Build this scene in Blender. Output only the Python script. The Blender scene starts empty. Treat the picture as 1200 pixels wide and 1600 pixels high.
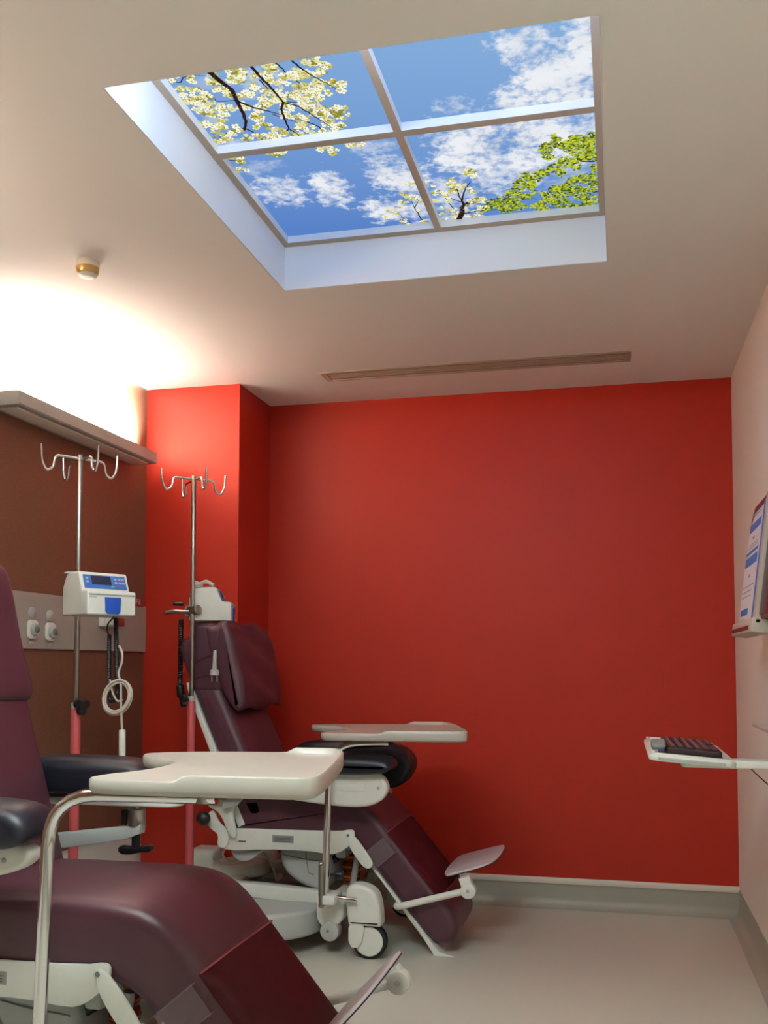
import bpy, bmesh, math, random
from mathutils import Vector, Matrix
random.seed(7)
PI = math.pi
COL = bpy.context.scene.collection
scene = bpy.context.scene

# ------------------------------------------------------------------ camera model
F, YAW, PITCH, ROLL, CX, CY, EYE = 1498.414, -.225, .0492, .0012, 624.7509, 965.2656, 1.2415
def cam_axes():
    cy, sy = math.cos(YAW), math.sin(YAW); cp, sp = math.cos(PITCH), math.sin(PITCH)
    cr, sr = math.cos(ROLL), math.sin(ROLL)
    f = Vector((sy*cp, cy*cp, sp)); rt = Vector((cy, -sy, 0)); up = rt.cross(f)
    return cr*rt + sr*up, -sr*rt + cr*up, f
RT, UP, FW = cam_axes()
def at(u, v, axis, val):
    """point of the plane axis=val seen at photo position (u, v)"""
    d = RT*((u-CX)/F) - UP*((v-CY)/F) + FW
    o = Vector((0, 0, EYE)); i = 'XYZ'.index(axis)
    return o + d*((val-o[i])/d[i])

# ------------------------------------------------------------------ object helpers
def tag(o, label=None, cat=None, group=None, kind=None):
    if label: o['label'] = label
    if cat: o['category'] = cat
    if group: o['group'] = group
    if kind: o['kind'] = kind
    return o
def empty(name, loc=(0, 0, 0), rz=0.0):
    o = bpy.data.objects.new(name, None); COL.objects.link(o)
    o.location = loc; o.rotation_euler = (0, 0, rz); o.empty_display_size = .1
    return o
def obj(name, bm, mats, parent=None, smooth=True, angle=40, loc=None):
    bmesh.ops.recalc_face_normals(bm, faces=bm.faces)
    if smooth:
        lim = math.radians(angle)
        for f in bm.faces: f.smooth = True
        for e in bm.edges:
            if len(e.link_faces) == 2 and e.calc_face_angle(0) > lim: e.smooth = False
    me = bpy.data.meshes.new(name); bm.to_mesh(me); bm.free()
    if not isinstance(mats, (list, tuple)): mats = [mats]
    for m in mats: me.materials.append(m)
    o = bpy.data.objects.new(name, me); COL.objects.link(o)
    if parent: o.parent = parent
    if loc: o.location = loc
    return o
def NB(): return bmesh.new()
def box(bm, x0, x1, y0, y1, z0, z1, bev=0.0, seg=2, M=None, mi=0):
    r = bmesh.ops.create_cube(bm, size=1.0)
    vs = r['verts']
    for v in vs:
        v.co = Vector(((x0+x1)/2+v.co.x*(x1-x0), (y0+y1)/2+v.co.y*(y1-y0), (z0+z1)/2+v.co.z*(z1-z0)))
    fs = set(f for v in vs for f in v.link_faces)
    for f in fs: f.material_index = mi
    if bev > 0:
        es = list(set(e for v in vs for e in v.link_edges))
        rr = bmesh.ops.bevel(bm, geom=es, offset=bev, segments=seg, affect='EDGES', profile=.5)
        vs = list(set(v for f in rr['faces'] for v in f.verts) | set(v for v in vs if v.is_valid))
        fs2 = set(f for v in vs for f in v.link_faces)
        for f in fs2: f.material_index = mi
    if M is not None:
        for v in vs: v.co = M @ v.co
    return vs
def fillet(pts, r, n=6):
    pts = [Vector(p) for p in pts]
    if len(pts) < 3 or r <= 0: return pts
    out = [pts[0]]
    for a, b, c in zip(pts, pts[1:], pts[2:]):
        d1 = (a-b); d2 = (c-b); l1, l2 = d1.length, d2.length
        d1.normalize(); d2.normalize()
        k = min(r, l1*.48, l2*.48)
        p, q = b+d1*k, b+d2*k
        for i in range(n+1):
            t = i/n
            out.append(p*(1-t)**2 + b*2*t*(1-t) + q*t*t)
    out.append(pts[-1]); return out
def tube(bm, pts, r, seg=12, fr=0.0, caps=True, mi=0, r1=None, closed=False, ball=False):
    P = fillet(pts, fr) if fr else [Vector(p) for p in pts]
    Q = [P[0]]
    for p in P[1:]:
        if (p-Q[-1]).length > 1e-5: Q.append(p)
    P = Q; n = len(P); rings = []
    t0 = (P[1]-P[0]).normalized()
    up = Vector((0, 0, 1)) if abs(t0.z) < .9 else Vector((1, 0, 0))
    nrm = (up - t0*up.dot(t0)).normalized()
    for i, p in enumerate(P):
        if i == 0: t = (P[1]-p)
        elif i == n-1: t = (p-P[i-1])
        else: t = (P[i+1]-p).normalized() + (p-P[i-1]).normalized()
        t.normalize()
        nrm = (nrm - t*nrm.dot(t)).normalized(); bi = t.cross(nrm)
        rr = r if r1 is None else r+(r1-r)*i/(n-1)
        rings.append([bm.verts.new(p+(nrm*math.cos(a)+bi*math.sin(a))*rr) for a in [2*PI*k/seg for k in range(seg)]])
    for a, b in zip(rings, rings[1:]):
        for k in range(seg):
            f = bm.faces.new((a[k], a[(k+1) % seg], b[(k+1) % seg], b[k])); f.material_index = mi
    if caps:
        for ring in (rings[0], rings[-1]):
            f = bm.faces.new(ring); f.material_index = mi
    return rings
def cyl(bm, a, b, r, seg=20, mi=0, bev=0.0):
    a, b = Vector(a), Vector(b)
    if bev <= 0: return tube(bm, [a, b], r, seg, mi=mi)
    d = (b-a).normalized()
    prof = [(0, r-bev), (bev*.3, r-bev*.3), (bev, r)]
    L = (b-a).length
    prof = prof + [(L-bev, r), (L-bev*.3, r-bev*.3), (L, r-bev)]
    lathe(bm, a, d, prof, seg, mi)
def lathe(bm, org, axis, prof, seg=24, mi=0):
    """prof: (distance along axis, radius)"""
    org = Vector(org); d = Vector(axis).normalized()
    up = Vector((0, 0, 1)) if abs(d.z) < .9 else Vector((1, 0, 0))
    n1 = (up-d*up.dot(d)).normalized(); n2 = d.cross(n1); rings = []
    for h, r in prof:
        r = max(r, 1e-4)
        rings.append([bm.verts.new(org+d*h+(n1*math.cos(a)+n2*math.sin(a))*r) for a in [2*PI*k/seg for k in range(seg)]])
    for a, b in zip(rings, rings[1:]):
        for k in range(seg):
            f = bm.faces.new((a[k], a[(k+1) % seg], b[(k+1) % seg], b[k])); f.material_index = mi
    for ring in (rings[0], rings[-1]):
        f = bm.faces.new(ring); f.material_index = mi
def chaikin(pts, it=2, closed=True):
    for _ in range(it):
        out = []; n = len(pts)
        rng = range(n) if closed else range(n-1)
        if not closed: out.append(pts[0])
        for i in rng:
            a, b = pts[i], pts[(i+1) % n]
            out.append((a[0]*.75+b[0]*.25, a[1]*.75+b[1]*.25)); out.append((a[0]*.25+b[0]*.75, a[1]*.25+b[1]*.75))
        if not closed: out.append(pts[-1])
        pts = out
    return pts
def densify(pts, step):
    out = []; n = len(pts)
    for i in range(n):
        a, b = pts[i], pts[(i+1) % n]; L = math.hypot(b[0]-a[0], b[1]-a[1]); k = max(1, int(L/step))
        for j in range(k): out.append((a[0]+(b[0]-a[0])*j/k, a[1]+(b[1]-a[1])*j/k))
    return out
def ccw(pts):
    s = sum(a[0]*b[1]-b[0]*a[1] for a, b in zip(pts, pts[1:]+pts[:1]))
    return pts if s > 0 else pts[::-1]
def inset(pts, d):
    n = len(pts); out = []
    for i in range(n):
        a, p, b = Vector(pts[i-1]), Vector(pts[i]), Vector(pts[(i+1) % n])
        e1 = (p-a); e2 = (b-p)
        if e1.length < 1e-9 or e2.length < 1e-9: out.append(tuple(p)); continue
        e1.normalize(); e2.normalize()
        n1 = Vector((-e1.y, e1.x)); n2 = Vector((-e2.y, e2.x)); m = (n1+n2)
        if m.length < 1e-6: out.append(tuple(p)); continue
        m.normalize(); c = max(.5, m.dot(n1))
        out.append(tuple(p+m*d/c))
    return out
def pad(bm, outline, y0, y1, r=.01, n=3, mid=1, deform=None, M=None, mi=0):
    """outline (x, z) swept along y from y0 to y1 with rounded rims"""
    pts = ccw(list(outline)); rings = []
    def ring(ins, y):
        rr = []
        for (x, z) in (inset(pts, ins) if ins > 1e-6 else pts):
            co = Vector((x, y, z))
            if deform: co = deform(co)
            if M is not None: co = M @ co
            rr.append(bm.verts.new(co))
        rings.append(rr)
    for k in range(n+1):
        a = k/n*PI/2; ring(r*(1-math.sin(a)), y0+r*(1-math.cos(a)))
    for k in range(1, mid): ring(0, y0+r+(y1-y0-2*r)*k/mid)
    for k in range(n, -1, -1):
        a = k/n*PI/2; ring(r*(1-math.sin(a)), y1-r*(1-math.cos(a)))
    m = len(pts)
    for a, b in zip(rings, rings[1:]):
        for k in range(m):
            f = bm.faces.new((a[k], a[(k+1) % m], b[(k+1) % m], b[k])); f.material_index = mi
    for rg in (rings[0], rings[-1]):
        f = bm.faces.new(rg); f.material_index = mi
XY = Matrix(((1, 0, 0, 0), (0, 0, 1, 0), (0, 1, 0, 0), (0, 0, 0, 1)))   # outline (x, z)->(x, y), sweep -> z
def rrect(x0, x1, z0, z1, r, n=5):
    out = []
    for (cx, cz, a0) in ((x1-r, z1-r, 0), (x0+r, z1-r, 90), (x0+r, z0+r, 180), (x1-r, z0+r, 270)):
        for k in range(n+1):
            a = math.radians(a0+90*k/n); out.append((cx+r*math.cos(a), cz+r*math.sin(a)))
    return out
def ellipse(cx, cz, rx, rz, n=32, e=1.0):
    def p(v): return math.copysign(abs(v)**e, v)
    return [(cx+rx*p(math.cos(2*PI*k/n)), cz+rz*p(math.sin(2*PI*k/n))) for k in range(n)]

# ------------------------------------------------------------------ materials
def srgb(c):
    return tuple(((x/255)/12.92 if x/255 <= .04045 else ((x/255+.055)/1.055)**2.4) for x in c)+(1.0,)
def mat(name, c, rough=.5, metal=0.0, noise=0.0, nscale=60, bump=0.0, bscale=300, coat=0.0, spec=.5, stretch=None, emit=0.0):
    m = bpy.data.materials.new(name); m.use_nodes = True
    nt = m.node_tree; b = nt.nodes['Principled BSDF']
    col = srgb(c) if max(c) > 1.0 else tuple(c)+(1.0,)
    b.inputs['Base Color'].default_value = col; b.inputs['Roughness'].default_value = rough
    b.inputs['Metallic'].default_value = metal; b.inputs['Specular IOR Level'].default_value = spec
    b.inputs['Coat Weight'].default_value = coat
    tc = nt.nodes.new('ShaderNodeTexCoord'); src = tc.outputs['Object']
    if stretch:
        mp = nt.nodes.new('ShaderNodeMapping'); mp.inputs['Scale'].default_value = stretch
        nt.links.new(src, mp.inputs[0]); src = mp.outputs[0]
    if noise:
        nz = nt.nodes.new('ShaderNodeTexNoise'); nz.inputs['Scale'].default_value = nscale; nz.inputs['Detail'].default_value = 6
        nt.links.new(src, nz.inputs['Vector'])
        rp = nt.nodes.new('ShaderNodeValToRGB')
        rp.color_ramp.elements[0].position = .3; rp.color_ramp.elements[1].position = .7
        rp.color_ramp.elements[0].color = tuple(x*(1-noise) for x in col[:3])+(1,)
        rp.color_ramp.elements[1].color = tuple(min(1, x*(1+noise)) for x in col[:3])+(1,)
        nt.links.new(nz.outputs['Fac'], rp.inputs[0]); nt.links.new(rp.outputs[0], b.inputs['Base Color'])
    if bump:
        nb = nt.nodes.new('ShaderNodeTexNoise'); nb.inputs['Scale'].default_value = bscale; nb.inputs['Detail'].default_value = 3
        nt.links.new(src, nb.inputs['Vector'])
        bp = nt.nodes.new('ShaderNodeBump'); bp.inputs['Strength'].default_value = bump; bp.inputs['Distance'].default_value = .004
        nt.links.new(nb.outputs['Fac'], bp.inputs['Height']); nt.links.new(bp.outputs[0], b.inputs['Normal'])
    if emit:
        b.inputs['Emission Color'].default_value = col; b.inputs['Emission Strength'].default_value = emit
    return m
M = {}
M['ceiling'] = mat('ceiling_paint', (236, 235, 228), .85, bump=.03, bscale=500)
M['cream'] = mat('cream_wall_paint', (236, 231, 221), .8, bump=.08, bscale=700, noise=.03, nscale=300)
M['red'] = mat('red_wall_paint', (178, 42, 24), .46, spec=.36, bump=.06, bscale=700, noise=.03, nscale=400)
M['laminate'] = mat('brown_wood_laminate', (122, 84, 64), .45, noise=.2, nscale=14, stretch=(1, 2.2, 42), bump=.05)
M['floor'] = mat('speckled_vinyl_floor', (202, 199, 186), .34, noise=.10, nscale=420, bump=.03, bscale=80)
M['cove'] = mat('grey_cove_vinyl', (168, 166, 152), .4, noise=.06, nscale=420)
M['strip'] = mat('pale_capping_strip', (225, 218, 205), .4)
M['maroon'] = mat('aubergine_vinyl', (80, 44, 56), .36, noise=.06, nscale=9, bump=.12, bscale=900, spec=.6)
M['navy'] = mat('navy_black_vinyl', (26, 27, 38), .38, bump=.1, bscale=900)
M['white'] = mat('white_plastic', (222, 222, 212), .38, noise=.02, nscale=30)
M['tray'] = mat('ivory_tray_plastic', (182, 177, 166), .3, noise=.02, nscale=20)
M['grey'] = mat('light_grey_plastic', (176, 178, 174), .42)
M['midgrey'] = mat('mid_grey_plastic', (120, 120, 118), .45)
M['chrome'] = mat('polished_chrome', (225, 225, 225), .1, 1.0)
M['steel'] = mat('satin_steel', (172, 168, 160), .3, 1.0)
M['black'] = mat('black_plastic', (18, 18, 20), .42)
M['rubber'] = mat('black_rubber', (22, 22, 24), .7)
M['orange'] = mat('orange_plastic', (214, 100, 30), .45)
M['rust'] = mat('dark_orange_plastic', (130, 52, 18), .5)
M['blueedge'] = mat('blue_edge_trim', (20, 22, 58), .4)
M['cover'] = mat('dark_red_cover', (106, 38, 48), .4, noise=.08, nscale=14, bump=.1, bscale=30)
M['hem'] = mat('cover_hem', (150, 74, 82), .5)
M['frameu'] = mat('skylight_frame_beige', (186, 170, 150), .8)
M['red_reflect'] = mat('chrome_red_reflection', (196, 84, 88), .35, coat=.3)  # chrome tube, with the red wall's reflection put into its base colour
M['gunlight'] = mat('light_fitting_grey', (168, 164, 156), .45)
M['fitunder'] = mat('fitting_diffuser', (226, 220, 208), .5)
M['panel'] = mat('grey_service_panel', (172, 162, 152), .5)
M['bluepanel'] = mat('pump_blue_panel', (62, 110, 190), .4)
M['bluedoor'] = mat('pump_blue_door', (22, 84, 190), .35)
M['screen'] = mat('dark_screen', (40, 38, 62), .25)
M['redsock'] = mat('red_socket_plastic', (150, 62, 52), .5)
M['greenb'] = mat('green_button', (90, 190, 110), .5)
M['redb'] = mat('red_button', (200, 50, 60), .5)
M['cable'] = mat('pale_cable', (196, 186, 172), .5)
M['sensor'] = mat('sensor_white', (232, 226, 212), .4)
M['brass'] = mat('sensor_gold_band', (206, 168, 104), .3, .6)
M['frame_red'] = mat('holder_maroon', (112, 46, 48), .4)
M['beige'] = mat('holder_beige', (190, 180, 165), .5)
M['paper'] = mat('printed_paper', (228, 226, 232), .6)
M['pblue'] = mat('print_blue', (50, 112, 196), .5)
M['pgrey'] = mat('print_grey', (150, 146, 160), .6)
M['pink'] = mat('footplate_pad', (212, 200, 202), .35)
M['label'] = mat('grey_label', (150, 148, 142), .5)
M['labeltxt'] = mat('label_lines', (92, 90, 88), .5)
M['kb'] = mat('keyboard_dark', (44, 28, 32), .45)
M['key'] = mat('keyboard_keys', (62, 38, 44), .4)
M['keyprint'] = mat('key_legend', (170, 130, 130), .5)
M['reveal'] = mat('skylight_reveal_white', (232, 236, 240), .55)
M['slotdark'] = mat('diffuser_slot', (120, 120, 108), .6)
M['slot'] = mat('diffuser_metal', (176, 164, 146), .45)
def clear(name, c, a):
    m = bpy.data.materials.new(name); m.use_nodes = True; nt = m.node_tree; b = nt.nodes['Principled BSDF']
    b.inputs['Base Color'].default_value = srgb(c); b.inputs['Roughness'].default_value = .12; b.inputs['Alpha'].default_value = a
    nb = nt.nodes.new('ShaderNodeTexNoise'); nb.inputs['Scale'].default_value = 22
    bp = nt.nodes.new('ShaderNodeBump'); bp.inputs['Strength'].default_value = .25; bp.inputs['Distance'].default_value = .01
    nt.links.new(nb.outputs['Fac'], bp.inputs['Height']); nt.links.new(bp.outputs[0], b.inputs['Normal'])
    return m
M['clear'] = clear('clear_vinyl_sheet', (170, 150, 155), .16)
def glow(name, c, s=1.0):
    m = bpy.data.materials.new(name); m.use_nodes = True; nt = m.node_tree; nt.nodes.clear()
    e = nt.nodes.new('ShaderNodeEmission'); o = nt.nodes.new('ShaderNodeOutputMaterial')
    e.inputs[0].default_value = srgb(c); e.inputs[1].default_value = s; nt.links.new(e.outputs[0], o.inputs[0]); return m

# ------------------------------------------------------------------ the room
H = 2.7; XR, D, XC, YC, XL = .5659, 5.0517, -1.9091, 4.6074, -2.4332
YN = -2.6; T = .12
def struct(name, bm, m, **k): return tag(obj(name, bm, m, **k), kind='structure')
b = NB(); box(b, XL-T, XR+T, YN-T, D+T, -.1, 0); struct('floor', b, M['floor'], smooth=False)
SX0, SX1, SY0, SY1 = -1.262, -.028, 2.130, 3.482       # skylight opening
b = NB()
box(b, XL-T, SX0, YN-T, D+T, H, H+.3); box(b, SX1, XR+T, YN-T, D+T, H, H+.3)
box(b, SX0, SX1, YN-T, SY0, H, H+.3); box(b, SX0, SX1, SY1, D+T, H, H+.3)
struct('ceiling', b, M['ceiling'], smooth=False)
b = NB(); box(b, XC, XR, D, D+T, 0, H); struct('wall_back', b, M['red'], smooth=False)
b = NB(); box(b, XL, XC, YC, D+T, 0, H); struct('wall_column', b, M['red'], smooth=False)
b = NB(); box(b, XR, XR+T, YN, D+T, 0, H); struct('wall_right', b, M['cream'], smooth=False)
b = NB(); box(b, XL-T, XL-.018, YN, D+T, 0, H); struct('wall_left', b, M['cream'], smooth=False)
b = NB(); box(b, XL-.018, XL, YN, YC, .41, H)
struct('trim_1', b, M['laminate'], smooth=False)       # full-height wood panelling
b = NB(); box(b, XL-T, XR+T, YN-T, YN, 0, H); struct('wall_near', b, M['cream'], smooth=False)
# coved skirting
def cove(name, p, q, inward, h=.12, r=.05, strip=True):
    p, q, n = Vector(p), Vector(q), Vector(inward)
    prof = [(0, h), (.004, h)] + [(.004+r-r*math.cos(a), r-r*math.sin(a)+.001) for a in [k/8*PI/2 for k in range(9)]] + [(.004+r, 0), (0, 0)]
    bm = NB(); A = [bm.verts.new(p+n*x+Vector((0, 0, z))) for x, z in prof]; B = [bm.verts.new(q+n*x+Vector((0, 0, z))) for x, z in prof]
    m = len(prof)
    for k in range(m): bm.faces.new((A[k], A[(k+1) % m], B[(k+1) % m], B[k]))
    bm.faces.new(A); bm.faces.new(B); struct(name, bm, M['cove'])
    if strip:
        bm = NB(); v = [p, q]
        pr = [(0, h), (.010, h), (.012, h+.006), (.012, h+.024), (.009, h+.030), (0, h+.030)]
        A = [bm.verts.new(p+n*x+Vector((0, 0, z))) for x, z in pr]; B = [bm.verts.new(q+n*x+Vector((0, 0, z))) for x, z in pr]
        for k in range(6): bm.faces.new((A[k], A[(k+1) % 6], B[(k+1) % 6], B[k]))
        bm.faces.new(A); bm.faces.new(B); struct('trim_2', bm, M['strip'])
cove('baseboard_back', (XC, D, 0), (XR, D, 0), (0, -1, 0))
cove('baseboard_right', (XR, YN, 0), (XR, D, 0), (-1, 0, 0), h=.135, strip=False)
cove('baseboard_column', (XC, YC, 0), (XC, D, 0), (1, 0, 0), strip=False)
cove('baseboard_alcove', (XL, YC, 0), (XC, YC, 0), (0, -1, 0), strip=False)

# ------------------------------------------------------------------ skylight
ZF, ZP = 2.870, 2.897
XB = [(-1.233, -.658), (-.633, -.056)]; YB = [(2.147, 2.779), (2.811, 3.443)]
sk = empty('skylight', ((SX0+SX1)/2, (SY0+SY1)/2, H))
tag(sk, 'recessed square four-pane ceiling skylight showing blue sky, clouds, white blossom and green leaves', 'skylight')
so = Vector((-sk.location.x, -sk.location.y, -sk.location.z))
SM = Matrix.Translation(so)
for nm, a in (('side_reveal', (SX0+.0004, SX0+.003, SY0+.0004, SY1-.0004)), ('side_reveal', (SX1-.003, SX1-.0004, SY0+.0004, SY1-.0004)), ('end_reveal', (SX0+.003, SX1-.003, SY1-.003, SY1-.0004)), ('end_reveal', (SX0+.003, SX1-.003, SY0+.0004, SY0+.003))):
    b = NB(); box(b, *a, H+.0005, ZF-.0004, M=SM); obj(nm, b, M['reveal'], sk, smooth=False)
# frame: bars with ceiling-coloured undersides and white inner cheeks
b = NB(); xs = [SX0+.003, XB[0][0], XB[0][1], XB[1][0], XB[1][1], SX1-.003]; ys = [SY0+.003, YB[0][0], YB[0][1], YB[1][0], YB[1][1], SY1-.003]
def bar(x0, x1, y0, y1):
    vs = box(b, x0, x1, y0, y1, ZF, ZP-.0006, M=SM)
    for f in set(f for v in vs for f in v.link_faces):
        f.material_index = 0 if f.calc_center_median().z < ZF+so.z+1e-4 else 1
for x0, x1 in ((xs[0], xs[1]), (xs[2], xs[3]), (xs[4], xs[5])): bar(x0, x1, SY0+.003, SY1-.003)
for x0, x1 in XB:
    for y0, y1 in ((ys[0], ys[1]), (ys[2], ys[3]), (ys[4], ys[5])): bar(x0, x1, y0, y1)
bmesh.ops.recalc_face_normals(b, faces=b.faces)
obj('frame', b, [M['frameu'], M['reveal']], sk, smooth=False)

ADDED_GLOW = glow('added_cool_glow', (206, 224, 255), 17.0)  # strip added out of view, glowing to brighten the skylight reveals
for nm, a in (('added_strip', (SX0+.03, SX1-.03, SY0+.003, SY0+.009, H+.030, H+.115)),):
    b = NB(); box(b, *a, .001, 1, M=SM); obj(nm, b, ADDED_GLOW, sk, smooth=False)
def sky_material():
    m = bpy.data.materials.new('backlit_sky_print'); m.use_nodes = True; nt = m.node_tree; nt.nodes.clear()
    N = nt.nodes.new; L = nt.links.new
    geo = N('ShaderNodeNewGeometry'); sep = N('ShaderNodeSeparateXYZ'); L(geo.outputs['Position'], sep.inputs[0])
    def mth(op, a, bb=None, clamp=False):
        n = N('ShaderNodeMath'); n.operation = op; n.use_clamp = clamp
        for i, v in enumerate((a, bb)):
            if v is None: continue
            if isinstance(v, (int, float)): n.inputs[i].default_value = v
            else: L(v, n.inputs[i])
        return n.outputs[0]
    nz = N('ShaderNodeTexNoise'); nz.inputs['Scale'].default_value = 7.5; nz.inputs['Detail'].default_value = 9; nz.inputs['Roughness'].default_value = .62
    L(geo.outputs['Position'], nz.inputs['Vector'])
    nz2 = N('ShaderNodeTexNoise'); nz2.inputs['Scale'].default_value = 30; nz2.inputs['Detail'].default_value = 8; nz2.inputs['Roughness'].default_value = .6
    L(geo.outputs['Position'], nz2.inputs['Vector'])
    nn = mth('ADD', mth('MULTIPLY', mth('SUBTRACT', nz.outputs['Fac'], .5), 5.2), mth('MULTIPLY', mth('SUBTRACT', nz2.outputs['Fac'], .5), 3.4))
    clouds = [(893, 122, 54, 50, 1), (850, 118, 42, 34, 1), (822, 74, 42, 28, .9), (912, 62, 28, 46, 1), (800, 160, 34, 20, 1), (900, 155, 44, 22, 1), (708, 165, 30, 12, .6),
              (765, 232, 74, 46, 1), (835, 222, 92, 52, 1), (900, 212, 64, 38, .85), (800, 264, 80, 32, .8), (716, 240, 30, 28, .7), (710, 315, 36, 30, .7), (890, 270, 60, 30, .35),
              (521, 297, 27, 26, 1), (440, 300, 34, 20, .85), (402, 262, 36, 9, .35), (604, 262, 34, 26, .95), (633, 285, 34, 32, .95), (604, 326, 36, 20, 1), (590, 232, 34, 12, .5), (655, 322, 24, 26, .8),
              (398, 122, 36, 16, .5), (358, 228, 30, 8, .6), (330, 180, 14, 14, .35), (390, 150, 24, 8, .3), (320, 130, 20, 10, .2)]
    tot = None
    rag = mth('SUBTRACT', nz.outputs['Fac'], .5)
    for (u, v, ru, rv, s) in clouds:
        c = at(u, v, 'Z', ZP); rx = abs((at(u+ru, v, 'Z', ZP)-c).x); ry = abs((at(u, v+rv, 'Z', ZP)-c).y)
        dx = mth('DIVIDE', mth('SUBTRACT', sep.outputs[0], c.x), rx); dy = mth('DIVIDE', mth('SUBTRACT', sep.outputs[1], c.y), ry)
        d = mth('ADD', mth('MULTIPLY', dx, dx), mth('MULTIPLY', dy, dy))
        g = mth('SUBTRACT', 1.0, mth('MULTIPLY', d, .62))
        g = mth('MULTIPLY', mth('ADD', mth('MAXIMUM', g, -2.5), mth('MULTIPLY', nn, .75)), .95, True)
        g = mth('MULTIPLY', g, s)
        tot = g if tot is None else mth('MAXIMUM', tot, g)
    # sky gradient: paler towards the camera side and the right
    y = mth('DIVIDE', mth('SUBTRACT', sep.outputs[1], SY0), SY1-SY0, True); x = mth('DIVIDE', mth('SUBTRACT', sep.outputs[0], SX0), SX1-SX0, True)
    rp = N('ShaderNodeValToRGB'); e = rp.color_ramp.elements
    e[0].position = 0; e[0].color = srgb((138, 178, 222)); e[1].position = 1; e[1].color = srgb((88, 130, 200))
    L(mth('ADD', mth('MULTIPLY', y, .95), mth('MULTIPLY', mth('SUBTRACT', .5, x), .25), True), rp.inputs[0])
    crp = N('ShaderNodeValToRGB'); e = crp.color_ramp.elements
    e[0].position = .25; e[0].color = srgb((196, 206, 222)); e[1].position = .62; e[1].color = srgb((236, 239, 244))
    L(nz.outputs['Fac'], crp.inputs[0])
    mix = N('ShaderNodeMixRGB'); L(tot, mix.inputs[0]); L(rp.outputs[0], mix.inputs[1]); L(crp.outputs[0], mix.inputs[2])
    em = N('ShaderNodeEmission'); L(mix.outputs[0], em.inputs[0]); em.inputs[1].default_value = 1.0
    out = N('ShaderNodeOutputMaterial'); L(em.outputs[0], out.inputs[0]); return m
SKYM = sky_material()
panes = {}
for i, (x0, x1) in enumerate(XB):
    for j, (y0, y1) in enumerate(YB):
        b = NB(); e = .011
        box(b, x0-e, x1+e, y0-e, y1+e, ZP, ZP+.004, M=SM)
        panes[(i, j)] = obj('pane', b, SKYM, sk, smooth=False)
# the printed branches, blossoms and leaves: flat, a millimetre under their pane
PM = [glow('print_bark', (44, 26, 26)), glow('print_petal', (248, 246, 216)), glow('print_petal_shade', (196, 190, 96)), glow('print_petal_olive', (142, 138, 48)),
      glow('print_bract_tip', (120, 60, 30)), glow('print_leaf_light', (196, 206, 50)), glow('print_leaf_mid', (138, 158, 46)), glow('print_leaf_dark', (70, 88, 30)), glow('print_petal_cream', (226, 220, 160))]
def in_pane(p):
    for (i, j) in panes:
        x0, x1 = XB[i]; y0, y1 = YB[j]
        if x0-.011 <= p.x <= x1+.011 and y0-.011 <= p.y <= y1+.011: return (i, j)
class Print:
    def __init__(s): s.bm = {}
    def get(s, k):
        if k not in s.bm: s.bm[k] = NB()
        return s.bm[k]
    def poly(s, pts, mi, dz):
        c = sum(pts, Vector((0, 0, 0)))/len(pts); k = in_pane(c)
        if k is None: return
        x0, x1 = XB[k[0]]; y0, y1 = YB[k[1]]; e = .0105
        q = [Vector((min(max(p.x, x0-e), x1+e), min(max(p.y, y0-e), y1+e), ZP-dz)) for p in pts]
        bm = s.get(k); vs = [bm.verts.new(v+so) for v in q]
        try: f = bm.faces.new(vs); f.material_index = mi
        except ValueError: pass
    def build(s, name):
        for k, bm in s.bm.items():
            if len(bm.faces): 
                o = obj(name, bm, PM, panes[k], smooth=False)
BR, BL, LF = Print(), Print(), Print()
def branch(pts, w0, w1):
    """pts in photo coordinates; widths in metres"""
    W = [at(u, v, 'Z', ZP) for u, v in pts]; Q = []
    for a, c in zip(W, W[1:]):
        n = 6
        for t in range(n): Q.append(a.lerp(c, t/n))
    Q.append(W[-1]); Q = [q+Vector((random.uniform(-1, 1), random.uniform(-1, 1), 0))*.0016 for q in Q]
    n = len(Q)-1
    for i in range(n):
        a, c = Q[i], Q[i+1]; d = (c-a)
        if d.length < 1e-6: continue
        nr = Vector((-d.y, d.x, 0)).normalized(); wa = w0+(w1-w0)*i/n; wc = w0+(w1-w0)*(i+1)/n
        BR.poly([a+nr*wa/2, c+nr*wc/2, c-nr*wc/2, a-nr*wa/2], 0, .0028 if w0 > .0065 else .0008)
def flower(u, v, r, tint=None):
    c = at(u, v, 'Z', ZP); a0 = random.uniform(0, PI); k = random.random()
    mi = 1 if k < .48 else (8 if k < .70 else (2 if k < .88 else 3))
    dz = random.uniform(.0010, .0022)
    for q in range(4):
        a = a0+q*PI/2+random.uniform(-.25, .25); rr = r*random.uniform(.75, 1.15); d = Vector((math.cos(a), math.sin(a), 0)); n = Vector((-d.y, d.x, 0))
        mm = mi if random.random() < .8 else random.choice((1, 8, 2))
        BL.poly([c, c+d*rr*.45+n*rr*.42, c+d*rr*.95+n*rr*.30, c+d*rr*1.02, c+d*rr*.95-n*rr*.30, c+d*rr*.45-n*rr*.42], mm, dz)
        if random.random() < .55: BL.poly([c+d*rr*.92+n*rr*.12, c+d*rr*1.1, c+d*rr*.92-n*rr*.12], 4, dz+.0002)
    s = r*.22
    BL.poly([c+Vector((s, 0, 0)), c+Vector((0, s, 0)), c-Vector((s, 0, 0)), c-Vector((0, s, 0))], 3, dz+.0003)
def cluster(u, v, ru, rv, n, r):
    for _ in range(n):
        a = random.uniform(0, 2*PI); t = math.sqrt(random.random())
        flower(u+ru*t*math.cos(a), v+rv*t*math.sin(a), r*random.uniform(.75, 1.2))
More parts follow.
